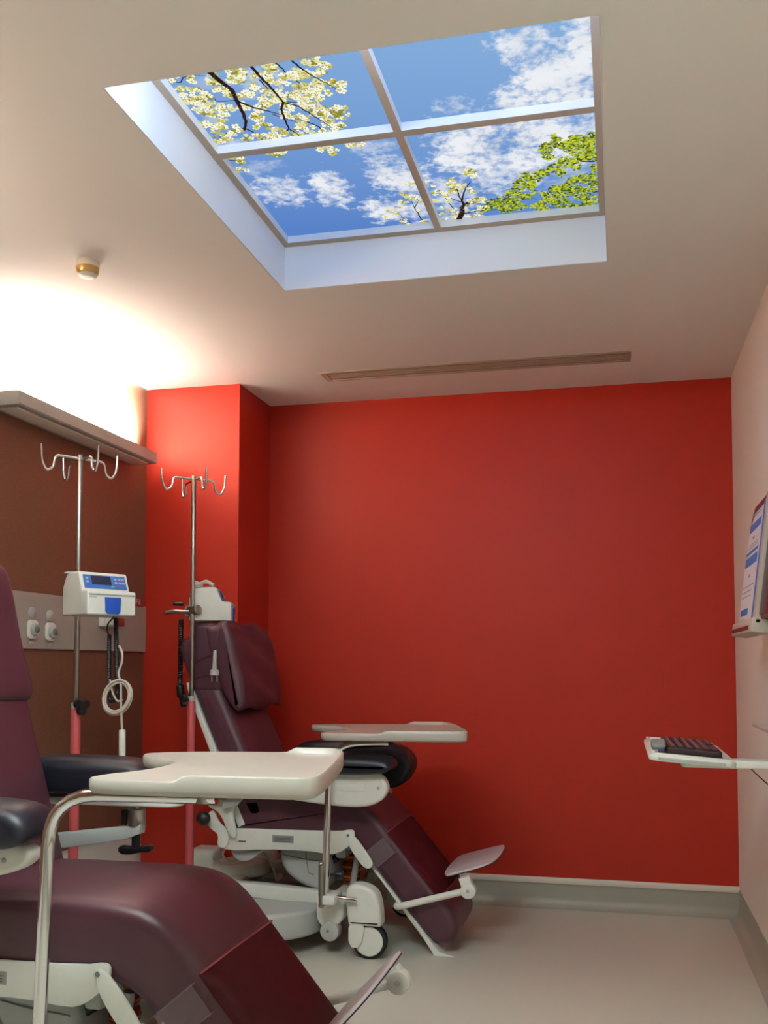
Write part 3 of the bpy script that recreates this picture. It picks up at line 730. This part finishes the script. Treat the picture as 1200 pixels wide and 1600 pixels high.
    b = NB(); pad(b, ellipse(-.68, .40, .145, .12, 40), .21, .275, .02, 4, M=XY); obj('power_unit', b, M['white'], R)
    b = NB()
    tube(b, [(-.60, .30, .42), (-.70, .26, .40), (-.78, .28, .30), (-.74, .30, .275), (-.64, .27, .30), (-.60, .27, .38), (-.55, .28, .42)], .005, 8, fr=.05)
    tube(b, [(-.66, .25, .40), (-.72, .24, .33), (-.66, .26, .285), (-.58, .26, .33), (-.53, .26, .37), (-.46, .25, .30), (-.44, .26, .22)], .005, 8, fr=.05)
    obj('cable', b, M['cable'], R)
    # arm supports
    for side in (0, 1):
        ax, az = P['arm'][side]; yc = (-.10 if side == 0 else W+.10); s = -1 if side == 0 else 1
        q = P['pad_far'] if side and 'pad_far' in P else P['pad_near'] if 'pad_near' in P else [(-.46, .02), (-.47, .06), (-.44, .10), (-.30, .113), (-.05, .108), (.02, .09), (.045, .045), (.02, .01), (-.10, .0), (-.40, .0)]
        q = densify(chaikin([(ax+x, az+z) for x, z in q], 3), .02)
        b = NB(); pad(b, q, yc-.085, yc+.085, .035 if 'pad_far' in P and side else .03, 5, 4, lambda co: Vector((co.x, co.y, co.z+.012*(1-((co.y-yc)/.085)**2))))
        obj('arm_pad', b, M['navy'], R, angle=60)
        if side == 0 or not 'pad_far' in P:
            q = [(-.50, -.10 if not side else -.03), (-.50, -.0), (-.02, .0), (.0, -.03), (.0, -.06), (-.03, -.10), (-.12, -.145 if not side else -.06), (-.25, -.13 if not side else -.06), (-.38, -.105 if not side else -.05)]
        else: q = [(-.45, .0), (-.1, .0), (-.1, -.04), (-.45, -.04)]
        if side:
            b = NB(); pad(b, [(ax+x, yc+z) for x, z in rrect(-.42, -.03 if 'pad_far' in P else .12, -.05, .05, .045)], az-.028, az-.004, .006, 3, M=XY)
        else:
            b = NB(); pad(b, densify(chaikin(P['panel'], 3), .02), yc-.03, yc+.03, .014, 4)
        o = obj('arm_panel' if not side else 'arm_plate', b, M['white'], R)
        if not side:
            b = NB(); pad(b, rrect(P['panel_c'][0]-.10, P['panel_c'][0]+.10, P['panel_c'][1]-.018, P['panel_c'][1]+.018, .018), yc-.033, yc-.028, .0015, 2); obj('moulding', b, M['white'], o)
            b = NB(); lathe(b, (P['panel_c'][0]+.155, yc-.034, P['panel_c'][1]), (0, 1, 0), [(0, .004), (.003, .007), (.01, .007)], 12); obj('screw', b, M['grey'], o)
        # carrier bar, clamp and T knob
        b = NB(); x1 = ax-.035; zb = az-.135
        if side: pad(b, densify([(x1-.30, zb-.045), (x1-.30, zb+.005), (x1-.02, zb+.042), (x1+.025, zb+.050), (x1+.02, zb+.02), (x1-.02, zb+.002)], .06), yc-.02, yc+.02, .004, 2)
        else: pad(b, densify([(-.57, .60), (-.57, .70), (-.46, az-.02), (-.34, az-.02), (-.42, az-.08), (-.50, .62)], .06), yc+.012, yc+.028, .004, 2)
        o = obj('arm_bracket', b, M['grey'], R)
        if side:
            b = NB(); cyl(b, (x1, yc, zb+.045), (x1, yc, zb+.095), .028, 24, bev=.003); c = obj('clamp', b, M['steel'], o)
            b = NB(); cyl(b, (x1, yc, zb+.095), (x1, yc, az-.02), .010, 12); obj('post', b, M['steel'], o)
            b = NB(); box(b, x1-.045, x1-.026, yc-.015, yc+.015, zb+.045, zb+.092, .003); obj('catch', b, M['black'], o)
            b = NB(); cyl(b, (x1, yc, zb-.02), (x1, yc, zb+.02), .013, 14)
            pad(b, chaikin([(x1-.055, zb-.045), (x1-.055, zb-.02), (x1-.02, zb-.022), (x1+.02, zb-.022), (x1+.055, zb-.012), (x1+.055, zb-.038), (x1+.02, zb-.038), (x1-.02, zb-.048)], 1), yc-.012, yc+.012, .004, 2)
            obj('wing_knob', b, M['black'], o)
    # swing tray on its chrome post
    zt = P['post_top']; aa = P['post_ang']; L = P['post_len']; px, py = -.045, -.18
    ex, ey = px+math.cos(aa)*L, py+math.sin(aa)*L
    b = NB(); tube(b, [(px-.02, py, .22), (px, py, zt), (ex, ey, zt)], .0155, 20, fr=.12); o = obj('tray_post', b, M['chrome'], R)
    b = NB(); tube(b, [(px-.032, py-.012, .225), (px-.032, py-.012, .40)], .012, 16); cyl(b, (px-.032, py-.012, .40), (px-.032, py-.012, .412), .012, 16, bev=.006); obj('sleeve', b, M['steel'], o)
    b = NB(); box(b, px-.05, px+.03, py-.02, py+.09, .235, .275, .008); obj('post_clamp', b, M['white'], o)
    b = NB(); cyl(b, (px+.02, py+.02, .355), (px+.055, py+.02, .355), .018, 16, bev=.005); cyl(b, (px, py+.02, .355), (px+.03, py+.02, .355), .007, 12); obj('height_knob', b, M['black'], o)
    tp = P['tray_outline']; b = NB(); tray_mesh(b, tp, zt+.026, P['lipx'])
    if 'tray_rot' in P:
        c0, an, c1 = P['tray_rot']; RM = Matrix.Translation((c1[0], c1[1], 0)) @ Matrix.Rotation(an, 4, 'Z') @ Matrix.Diagonal((1.24, 1.0, 1.0, 1.0)) @ Matrix.Translation((-c0[0], -c0[1], 0))
        for v in b.verts: v.co = RM @ v.co
    tr = obj('tray_table', b, M['tray'], R, angle=50)
    b = NB(); cyl(b, (ex-.03, ey, zt+.005), (ex-.03, ey, zt+.024), .026, 20, bev=.003); cyl(b, (ex-.03, ey, zt-.012), (ex-.03, ey, zt+.01), .020, 20); obj('tray_mount', b, M['steel'], tr)
    b = NB(); cyl(b, (ex+.012, ey+.01, zt-.004), (ex+.012, ey+.01, zt+.022), .014, 16, bev=.004); obj('tray_knob', b, M['black'], tr)
    # foot plate
    f = P['foot']; b = NB()
    fa = f['ang']; fx, fz = f['at']; Lf = .245; wf = .47
    FM = Matrix.Translation((fx, f.get('y', .02), fz)) @ Matrix.Rotation(-fa, 4, 'Y')
    out = chaikin([(0, .01), (0, wf-.02), (.05, wf), (Lf-.03, wf), (Lf, wf-.04), (Lf, .10), (Lf-.05, .02), (.08, 0)], 2)
    pad(b, out, .004, .014, .004, 3, M=FM @ XY); o = obj('foot_plate', b, M['pink'], R)
    b = NB(); pad(b, out, .0015, .0052, .001, 1, M=FM @ XY); obj('edge_trim', b, M['blueedge'], o)
    kx, kz = f['knuckle']; yk = f['ky']
    b = NB(); tube(b, [(f['arm0'][0]-.03, .04 if yk < .2 else .46, f['arm0'][1]-.0), (f['arm0'][0]-.03, yk, f['arm0'][1]), (kx, yk, kz)], .0145, 16, fr=.035)
    ar = obj('foot_arm', b, M['white'], R)
    b = NB(); cyl(b, (kx, yk-.022, kz), (kx, yk+.022, kz), .033, 28, bev=.004)
    mx, mz = f['mount']
    dirv = Vector((mx-kx, 0, mz-kz)); n_ = Vector((-dirv.z, 0, dirv.x)).normalized()*.024
    pad(b, [(kx+n_.x, kz+n_.z), (mx+n_.x, mz+n_.z), (mx-n_.x, mz-n_.z), (kx-n_.x, kz-n_.z)], yk-.012, yk+.035, .003, 2)
    obj('knuckle', b, M['white'], ar)
    b = NB(); cyl(b, (kx, yk-.026, kz), (kx, yk-.018, kz), .008, 12, bev=.002); obj('bolt', b, M['grey'], ar)
    return R

TRAYW = [(-1.085, 1.91), (-1.095, 1.815), (-1.02, 1.80), (-.85, 1.80), (-.66, 1.81), (-.59, 1.82), (-.595, 1.90), (-.625, 2.06), (-.685, 2.36), (-.715, 2.45), (-.74, 2.49), (-.80, 2.49), (-1.05, 2.465), (-1.20, 2.41), (-1.245, 2.36), (-1.20, 2.28), (-1.08, 2.22), (-1.045, 2.13), (-1.04, 2.03), (-1.06, 1.95)]
HX1, HY1 = -1.224, 2.15; HX2, HY2 = -1.156, 4.10
T1 = [(x-HX1, y-HY1) for x, y in TRAYW]
front = dict(knee_top=[(-.15, .657), (-.04, .657), (.06, .652), (.125, .628), (.18, .585), (.235, .518), (.295, .447)], knee_bot=[(-.30, .470), (-.05, .470), (.01, .468), (.06, .45), (.12, .405), (.180, .336)],
    leg=(.245, .508), recline=math.radians(16), head=[(-.70, 1.56), (-.645, 1.55), (-.615, 1.46), (-.582, 1.3), (-.535, 1.165), (-.55, 1.125), (-.60, 1.14), (-.70, 1.20), (-.80, 1.46), (-.77, 1.55)],
    arm=[(-.15, .80), (-.21, .835)], panel=[(-.62, .80), (-.62, .75), (-.5, .745), (-.35, .74), (-.24, .735), (-.16, .755), (-.125, .785), (-.135, .815), (-.2, .82), (-.55, .82)], panel_c=(-.35, .78),
    post_top=.948, post_ang=math.radians(3), post_len=.40, tray_outline=T1, lipx=-.885-HX1,
    foot=dict(at=(.470, .277), ang=math.radians(46), knuckle=(.605, .345), ky=.55, arm0=(.36, .25), mount=(.580, .372), y=.03))
far = dict(knee_top=[(-.2, .657), (-.10, .657), (-.02, .652), (.045, .632), (.10, .588), (.150, .531), (.215, .454)], knee_bot=[(-.30, .470), (-.10, .470), (-.04, .468), (.0, .45), (.04, .415), (.100, .345)],
    leg=(.165, .515), recline=math.radians(24), head=[(-.70, 1.435), (-.61, 1.445), (-.575, 1.405), (-.535, 1.25), (-.50, 1.07), (-.525, 1.025), (-.59, 1.06), (-.65, 1.18), (-.72, 1.38)], wrap=[(-.765, 1.435), (-.775, 1.36), (-.785, 1.20), (-.765, 1.12), (-.70, 1.115), (-.61, 1.12), (-.60, 1.25), (-.64, 1.43), (-.70, 1.44)], skew=.008, back_len=.80,
    arm=[(.18, .79), (.05, .70)], pad_near=[(-.46, .0), (-.47, .03), (-.44, .055), (-.30, .062), (-.05, .060), (.02, .05), (.045, .02), (.02, -.01), (-.10, -.02), (-.40, -.02)], pad_far=[(.11, .02), (.075, -.04), (.02, -.075), (-.06, -.07), (-.15, .0), (-.5, .02), (-.51, .13), (-.38, .155), (-.05, .155), (.07, .12), (.11, .07)],
    panel=[(-.66, .70), (-.66, .655), (-.56, .655), (-.45, .66), (-.35, .675), (-.20, .652), (-.02, .635), (.10, .635), (.17, .665), (.20, .72), (.17, .775), (.09, .805), (-.1, .81), (-.5, .75)], panel_c=(.0, .722),
    post_top=.90, post_ang=math.radians(35), post_len=.26, tray_outline=T1, lipx=-.885-HX1, tray_rot=((.630, -.35), math.radians(3), (.545, -.23)),
    foot=dict(at=(.395, .318), ang=math.radians(16), knuckle=(.524, .290), ky=-.03, arm0=(.235, .20), mount=(.505, .345)))
make_chair('treatment_chair', (HX1, HY1, 0), 'nearer aubergine vinyl recliner, cut off at the left, ivory tray across its seat', front)
make_chair('treatment_chair', (HX2, HY2, 0), 'farther aubergine vinyl recliner, seen whole in front of the red wall', far)

# ------------------------------------------------------------------ infusion stands
def stand(loc, z_hub, z_sleeve, label, knob_dir, ang, boff=.3):
    R = empty('iv_stand', loc); tag(R, label, 'drip stand', 'drip stands beside the chairs')
    b = NB(); cyl(b, (0, 0, z_sleeve), (0, 0, z_hub+.015), .0105, 16, bev=.003); obj('upper_pole', b, M['steel'], R)
    b = NB(); cyl(b, (0, 0, .10), (0, 0, z_sleeve), .0185, 20, bev=.002); obj('sleeve', b, M['red_reflect'], R)
    b = NB(); cyl(b, (0, 0, z_sleeve-.005), (0, 0, z_sleeve+.022), .017, 16, bev=.003); obj('collar', b, M['grey'], R)
    k = Vector(knob_dir); b = NB()
    cyl(b, (0, 0, z_sleeve+.008), k*.03+Vector((0, 0, z_sleeve+.008)), .009, 12)
    for a in range(3):
        an = a*2*PI/3+.5; c = k*.038+Vector((0, 0, z_sleeve+.008)); s = Vector((-k.y, k.x, 0)); q = c+(s*math.cos(an)+Vector((0, 0, 1))*math.sin(an))*.018
        tube(b, [q-k*.010, q+k*.010], .015, 14)
    tube(b, [k*.028+Vector((0, 0, z_sleeve+.008)), k*.05+Vector((0, 0, z_sleeve+.008))], .018, 14)
    obj('clamp_knob', b, M['black'], R)
    for q in range(4):
        an = ang+q*PI/2; d = Vector((math.cos(an), math.sin(an), 0)); z = z_hub-(.0 if q % 2 == 0 else .006)
        def pt(r, dz): return d*r+Vector((0, 0, z+dz))
        b = NB(); tube(b, [pt(0, 0), pt(.098, 0), pt(.106, -.050), pt(.132, -.064), pt(.150, -.030), pt(.154, .034)], .0055, 10, fr=.018); obj('hook_arm', b, M['chrome'], R)
    b = NB(); lathe(b, (0, 0, .07), (0, 0, 1), [(0, .045), (.02, .045), (.045, .02)], 20); obj('base_hub', b, M['grey'], R)
    for q in range(5):
        an = q*2*PI/5+boff; d = Vector((math.cos(an), math.sin(an), 0)); b = NB(); tube(b, [d*.03+Vector((0, 0, .085)), d*.205+Vector((0, 0, .07))], .014, 10, r1=.010); l = obj('base_leg', b, M['grey'], R)
        s = Vector((-d.y, d.x, 0)); b = NB(); cyl(b, d*.2+Vector((0, 0, .028))-s*.011, d*.2+Vector((0, 0, .028))+s*.011, .028, 18, bev=.003); obj('castor', b, M['black'], l)
    return R
S1 = (-2.022, 3.30, 0); S2 = (-1.9075, 4.07, 0)
stand(S1, 2.035, 1.075, 'tall steel drip stand in front of the brown wall, under the grey wall light', (.9, -.43, 0), math.radians(56))
stand(S2, 2.098, 1.075, 'tall steel drip stand in front of the red column, behind the farther chair', (-.7, -.7, 0), math.radians(46), 0.0)

def pump(loc, rz, label, front_details=True):
    R = empty('infusion_pump', loc, rz); R.scale = (1.03, 1.03, 1.03); tag(R, label, 'infusion pump', 'infusion pumps on the drip stands')
    SW = Matrix(((0, 1, 0, 0), (1, 0, 0, 0), (0, 0, 1, 0), (0, 0, 0, 1)))
    b = NB(); pad(b, densify([(.080, 0), (.086, .004), (.086, .100), (.060, .146), (.052, .150), (-.028, .152), (-.034, .148), (-.058, .088), (-.098, .084), (-.101, .080), (-.101, .004), (-.097, .0)], .03), -.092, .092, .007, 4, M=SW)
    body = obj('body', b, M['white'], R)
    # upper slanted face: from (y -.030, z .150) to (-.058, .088)
    a = math.atan2(.028, .062)
    FMx = Matrix.Translation((0, -.0465, .117)) @ Matrix.Rotation(-a, 4, 'X')
    b = NB(); box(b, -.080, .080, -.004, .004, -.025, .027, .002, 1, M=FMx); f = obj('control_panel', b, M['bluepanel'], body)
    b = NB(); box(b, -.052, .022, -.0062, .0, -.012, .022, .001, 1, M=FMx); obj('screen', b, M['screen'], f)
    b = NB()
    for x in (-.068, .040, .055, .068):
        for z in (.012, -.002): box(b, x-.005, x+.005, -.0060, .0, z-.004, z+.004, .001, 1, M=FMx)
    obj('key', b, M['grey'], f)
    b = NB(); box(b, .018, .030, -.0060, 0, -.022, -.015, .001, 1, M=FMx); obj('green_button', b, M['greenb'], f)
    b = NB(); box(b, .044, .054, -.0060, 0, -.021, -.015, .001, 1, M=FMx); obj('red_button', b, M['redb'], f)
    b = NB(); pad(b, [(-.028, .062), (.032, .062), (.030, .012), (.022, .004), (-.018, .004), (-.026, .012)], -.106, -.096, .002, 2); obj('door', b, M['bluedoor'], body)
    b = NB(); box(b, -.088, .088, -.104, -.096, .068, .074, .002); box(b, -.086, -.06, -.1035, -.096, .060, .063); obj('trim', b, M['grey'], body)
    b = NB(); pad(b, chaikin([(-.055, .0), (-.085, -.003), (-.085, .005), (-.04, .009), (.02, .008), (.03, .0)], 2), -.006, .008, .002, 2, M=Matrix.Translation((-.02, .045, .150))); obj('top_lever', b, M['grey'], body)
    # clamp on the back, side port
    b = NB(); box(b, -.03, .03, .085, .115, .02, .07, .006); obj('clamp', b, M['midgrey'], body)
    b = NB(); lathe(b, (.091, .0, .075), (1, 0, 0), [(0, .016), (.002, .016), (.003, .012)], 18); pad(b, ellipse(.045, .085, .012, .022, 20), .090, .0935, .001, 1, M=SW); pad(b, ellipse(.020, .035, .010, .010, 16), .090, .0935, .001, 1, M=SW); obj('port', b, M['black'], body)
    return R
def local(R, p):
    return Matrix.Rotation(-R.rotation_euler.z, 4, 'Z') @ (Vector(p)-Vector(R.location))/R.scale.x
P1 = pump((-1.859, 3.17, 1.4185), math.radians(58), 'white infusion pump with blue control face clamped to the stand by the brown wall')
P2 = pump((-1.872, 4.195, 1.444), math.radians(107), 'white infusion pump turned side-on behind the headrest of the farther chair')
# black coiled leads under the first pump
def coil(a, c, r, wire, turns, n=10):
    a, c = Vector(a), Vector(c); d = c-a; t = d.normalized(); u = Vector((1, 0, 0)) if abs(t.x) < .9 else Vector((0, 1, 0)); u = (u-t*u.dot(t)).normalized(); w = t.cross(u)
    return [a+d*(i/(turns*n))+(u*math.cos(2*PI*i/n)+w*math.sin(2*PI*i/n))*r for i in range(turns*n+1)]
b = NB()
q = [at(181, 966, 'Y', 3.22), at(182, 1030, 'Y', 3.22), at(184, 1085, 'Y', 3.22)]
tube(b, [local(P1, v) for v in coil(q[0], q[2], .0062, .003, 44, 8)], .0036, 5)
q = [at(171, 992, 'Y', 3.22), at(170, 1084, 'Y', 3.22)]
tube(b, [local(P1, v) for v in coil(q[0], q[1], .0055, .003, 36, 8)], .0034, 5)
tube(b, [local(P1, at(u, v, 'Y', 3.22)) for u, v in ((178, 964), (168, 975), (167, 986), (171, 994))], .003, 8, fr=.02)
tube(b, [local(P1, at(u, v, 'Y', 3.22)) for u, v in ((170, 1082), (171, 1094), (178, 1097), (184, 1092), (184, 1084))], .007, 8, fr=.02)
obj('coiled_lead', b, M['black'], P1)
b = NB()
c0 = at(184, 1090, 'Y', 3.20)
for k, (r, dx, dz) in enumerate(((.060, 0, 0), (.055, -.004, -.004), (.050, .003, .003), (.058, .004, .004))):
    pts = [local(P1, c0+Vector((dx+(r)*math.cos(a)*.92+.010*math.sin(a), -.005*k, dz+r*math.sin(a)*1.05))) for a in [2*PI*i/36 for i in range(37)]]
    tube(b, pts, .0042, 8)
tube(b, [local(P1, at(u, v, 'Y', 3.19)) for u, v in ((186, 1008), (192, 1022), (190, 1038), (184, 1052), (189, 1066), (189, 1100), (191, 1145))], .0042, 8, fr=.03)
tube(b, [local(P1, at(u, v, 'Y', 3.2)) for u, v in ((172, 1062), (176, 1084), (184, 1097), (192, 1093))], .0035, 8, fr=.03)
obj('cable_coil', b, M['cable'], P1)
b = NB(); A = local(P1, at(191, 1140, 'Y', 3.19)); B = local(P1, at(191, 1215, 'Y', 3.19)); cyl(b, A, B, .0115, 16, bev=.004); obj('inline_connector', b, M['white'], P1)
# second pump: leads and roller clamp
b = NB()
tube(b, [local(P2, v) for v in coil(at(283, 968, 'Y', 4.17), at(281, 1080, 'Y', 4.17), .0085, .004, 34, 8)], .0046, 5)
cyl(b, local(P2, at(281, 1070, 'Y', 4.14)), local(P2, at(283, 1090, 'Y', 4.14)), .017, 14, bev=.005)
obj('coiled_lead', b, M['black'], P2)
b = NB(); tube(b, [local(P2, at(u, v, 'Y', 4.04)) for u, v in ((259, 957), (272, 955), (284, 956), (296, 956))], .0085, 12, fr=.01); cyl(b, local(P2, at(296, 955, 'Y', 4.09)), local(P2, at(310, 952, 'Y', 4.06)), .022, 18, bev=.006)
obj('pole_clamp', b, M['steel'], P2)
b = NB(); cyl(b, local(P2, at(271, 943, 'Y', 4.1)), local(P2, at(286, 944, 'Y', 4.1)), .009, 12, bev=.002); obj('clamp_grip', b, M['black'], P2)
b = NB(); lathe(b, local(P2, at(308, 922, 'Y', 4.12)), (0, 0, 1), [(0, .014), (.01, .024), (.022, .026), (.03, .018)], 18)
tube(b, [local(P2, at(u, v, 'Y', 4.12)) for u, v in ((300, 908), (312, 913), (322, 908), (334, 915))], .009, 10, fr=.01)
obj('top_knob', b, M['grey'], P2)

# hanging mains plug beside the head cushion
yy = HY2-.042
R = empty('power_plug', at(335, 1058, 'Y', yy)); tag(R, 'grey mains plug hanging on its lead beside the farther chair head cushion', 'plug')
O = Vector(R.location)
b = NB(); tube(b, [at(u, v, 'Y', yy)-O for u, v in ((345, 976), (341, 995), (337, 1012), (336, 1022))], .004, 8, fr=.02); obj('lead', b, M['maroon'], R)
b = NB(); lathe(b, at(336, 1016, 'Y', yy)-O, (at(335, 1052, 'Y', yy)-at(336, 1016, 'Y', yy)), [(0, .006), (.01, .0085), (.05, .0085), (.085, .011), (.092, .020), (.112, .021), (.114, .015)], 16); obj('plug_body', b, M['grey'], R)
b = NB()
for u in (331, 339): tube(b, [at(u, 1054, 'Y', yy)-O, at(u, 1065, 'Y', yy)-O], .0045, 8)
obj('pin', b, M['steel'], R)

# ------------------------------------------------------------------ right wall: keyboard arm, keyboard, holder
KT = Matrix.Translation((.215, 3.43, .960)) @ Matrix.Rotation(math.radians(4.5), 4, 'Y')
R = empty('keyboard_tray', (.215, 3.43, .960)); R.rotation_euler = (0, math.radians(4.5), 0); tag(R, 'white keyboard tray on an arm reaching out from the cream right wall', 'keyboard tray')
b = NB(); pad(b, rrect(-.128, .135, -.335, .335, .035), -.024, -.004, .006, 3, M=XY); tp = obj('tray_body', b, M['white'], R)
b = NB()
box(b, -.11, .12, -.330, -.318, -.006, .002, .003); box(b, -.122, -.108, -.30, .30, -.006, .006, .003); box(b, -.11, .12, .318, .330, -.006, .004, .003)
obj('raised_edge', b, M['white'], tp)
b = NB(); box(b, -.10, .10, -.337, -.3335, -.018, -.010, .001, 1); obj('front_groove', b, M['grey'], tp)
b = NB(); pad(b, rrect(-.03, .345, -.31, -.22, .02), -.036, -.012, .006, 3, M=Matrix.Rotation(math.radians(-4.5), 4, 'Y') @ XY); box(b, .325, .349, -.34, -.18, -.08, .03, .006, M=Matrix.Rotation(math.radians(-4.5), 4, 'Y')); obj('wall_arm', b, M['white'], R)
K = empty('keyboard', (.215, 3.43, .960)); K.rotation_euler = (0, math.radians(4.5), 0); tag(K, 'compact dark keyboard lying on the white tray by the right wall', 'keyboard')
KB = Matrix.Translation((0, -.09, -.0018))
b = NB(); pad(b, rrect(-.078, .092, -.21, .21, .012), .0, .022, .004, 3, M=KB @ XY); kb = obj('case', b, M['kb'], K)
b = NB(); kp = NB(); i = 0
for r_ in range(6):
    x = -.068+.026*r_
    for c_ in range(18):
        y = -.20+c_*.0226
        if r_ == 5 and c_ in (4, 5, 6, 7, 8, 9): continue
        box(b, x, x+.022, y, y+.0195, .021, .028, .0015, 1, M=KB); box(kp, x+.006, x+.013, y+.006, y+.011, .0279, .0283, M=KB)
kk = obj('keys', b, M['key'], kb); kk['kind'] = 'stuff'
obj('key_legends', kp, M['keyprint'], kb)
b = NB(); pad(b, chaikin([(-.045, .0), (-.045, .02), (-.01, .034), (.03, .028), (.045, .0)], 2), -.022, .022, .008, 3, M=Matrix.Translation((.215-.098, 3.165, .977)) @ Matrix.Rotation(math.radians(90), 4, 'Z'))
o = obj('mouse', b, M['midgrey']); tag(o, 'small grey mouse at the room-side end of the white keyboard tray', 'mouse')
b = NB(); box(b, -.096, .10, -.25, .20, -.0038, -.0022, .0005, 1)
o = obj('mat', b, M['bluepanel'], loc=(.215, 3.43, .960)); o.rotation_euler = (0, math.radians(4.5), 0); tag(o, 'thin blue mat lying under the dark keyboard', 'mat')
b = NB(); tube(b, [at(1163, 1190, 'X', .44), at(1178, 1206, 'X', .5), at(1200, 1226, 'X', .55), at(1230, 1240, 'X', .56)], .0022, 8, fr=.03)
o = obj('cable', b, M['black']); tag(o, 'thin dark cable drooping below the keyboard tray arm against the cream wall', 'cable')
p = at(1175, 1130, 'X', .44)
b = NB(); box(b, 0, XR-.44-.001, -.7, 0, -.010, 0, .002, 1); box(b, .06, XR-.44-.001, -.5, -.2, -.05, -.009, .004, 1)
o = obj('wall_shelf', b, M['tray'], loc=p); tag(o, 'thin pale shelf corner jutting from the right wall above the keyboard tray', 'shelf')
# document holder, leaning with its top against the wall
pb = at(1155, 996, 'Y', 3.95); pt = at(1178, 800, 'Y', 3.95)
lean = math.atan2(pt.x-pb.x, pt.z-pb.z); Hh = (pt-pb).length
R = empty('document_holder', pb); R.rotation_euler = (0, lean, 0); tag(R, 'maroon and beige holder with printed white and blue sheet, leaning on the right wall', 'document holder')
# local: x towards wall, y along wall (negative towards the camera), z up
LW = .95
SWP = Matrix(((0, 1, 0, 0), (1, 0, 0, 0), (0, 0, 1, 0), (0, 0, 0, 1)))
b = NB(); pad(b, [(0, .05), (0, Hh-.03), (-.06, Hh+.01), (-LW, Hh+.01), (-LW, .05)], -.004, .030, .006, 2, M=SWP); obj('back_panel', b, M['frame_red'], R)
b = NB(); box(b, -.030, .034, -.56, 0, 0, .050, .006); lg = obj('ledge', b, M['beige'], R)
b = NB(); box(b, -.0325, -.029, -.50, -.03, .010, .024, .001, 1); obj('slot', b, M['frame_red'], lg)
b = NB(); box(b, -.020, .002, -.56, -.49, .03, Hh-.01, .004); obj('divider', b, M['beige'], R)
b = NB(); box(b, .028, .100, -.45, -.25, .02, .05, .004); obj('wall_bracket', b, M['beige'], R)
b = NB(); box(b, -.010, -.002, -LW, -.57, .06, Hh-.04, .003); obj('lower_screen', b, M['screen'], R)
b = NB(); pad(b, [(-.035, .055), (-.035, Hh-.15), (-.08, Hh-.07), (-.16, Hh-.035), (-.40, Hh-.03), (-.40, .055)], -.012, -.006, .001, 1, M=SWP); sh = obj('sheet', b, M['paper'], R)
def printed(name, m, rects):
    b = NB()
    for y0, y1, z0, z1 in rects: box(b, -.0133, -.0116, y0, y1, z0*Hh, z1*Hh)
    obj(name, b, M[m], sh)
printed('blue_print', 'pblue', [(-.36, -.07, .80, .86), (-.36, -.04, .625, .645), (-.36, -.05, .53, .60), (-.20, -.14, .15, .20), (-.13, -.08, .15, .20), (-.27, -.21, .15, .20)])
printed('grey_print', 'pgrey', [(-.34, -.1, .93, .936), (-.34, -.1, .91, .914), (-.34, -.1, .69, .694), (-.34, -.1, .67, .674), (-.36, -.06, .37, .375), (-.30, -.06, .33, .335), (-.3, -.06, .29, .294), (-.25, -.06, .11, .115), (-.22, -.18, .73, .752), (-.22, -.18, .44, .46)])
b = NB(); box(b, -.0135, -.005, -.425, -.4005, .055, Hh-.02, .001, 1); obj('blue_spine', b, M['pblue'], sh)

# ------------------------------------------------------------------ uplight lamps and added ceiling panel
def area(name, loc, rot, sx, sy, energy, col):
    l = bpy.data.lights.new(name, 'AREA'); l.shape = 'RECTANGLE'; l.size = sx; l.size_y = sy; l.energy = energy; l.color = col
    o = bpy.data.objects.new(name, l); COL.objects.link(o); o.location = loc; o.rotation_euler = rot; return o
for (UY0, UY1), pw in zip(BAYS, (1.0, .9)):
    l_ = area('uplight_glow', (-2.318, (UY0+UY1)/2, UZ1+.002), (0, PI-math.radians(54), 0), .05, UY1-UY0-.08, 285*pw, (.90, .99, .98)); l_.data.spread = math.radians(100)
    area('uplight_spill', (-2.36, (UY0+UY1)/2, UZ1-.004), (PI, 0, 0), .06, UY1-UY0-.08, 6*pw, (.98, .98, .93))
# glowing ceiling panel added out of view to brighten the room
t = empty('added_ceiling_panel', (-.9, 1.25, H)); tag(t, 'added flat glowing panel on the near ceiling, out of view, brightening the room', 'added light')
b = NB()
for a in ((-.62, .62, -.32, -.30), (-.62, .62, .30, .32), (-.62, -.60, -.30, .30), (.60, .62, -.30, .30)): box(b, *a, -.022, -.0005, .002, 1)
obj('frame', b, M['white'], t)
b = NB(); box(b, -.60, .60, -.30, .30, -.016, -.006)
added_glowm = glow('added_panel_glow', (242, 255, 254), 25.6); obj('diffuser', b, added_glowm, t, smooth=False)

w = bpy.data.worlds.new('World'); scene.world = w; w.use_nodes = True
w.node_tree.nodes['Background'].inputs[0].default_value = (.5, .6, .75, 1); w.node_tree.nodes['Background'].inputs[1].default_value = .3

# ------------------------------------------------------------------ camera
cam = bpy.data.cameras.new('camera'); co = bpy.data.objects.new('camera', cam); COL.objects.link(co)
Mx = Matrix((RT, UP, -FW)).transposed().to_4x4(); Mx.translation = Vector((0, 0, EYE)); co.matrix_world = Mx
cam.sensor_fit = 'VERTICAL'; cam.sensor_height = 36; cam.lens = F/1600*36
cam.shift_x = (600-CX)/1600; cam.shift_y = (CY-800)/1600; cam.clip_start = .05
scene.camera = co
vs = scene.view_settings; vs.view_transform = 'Standard'; vs.look = 'None'; vs.exposure = 0.0; vs.gamma = 1.0; vs.use_curve_mapping = False
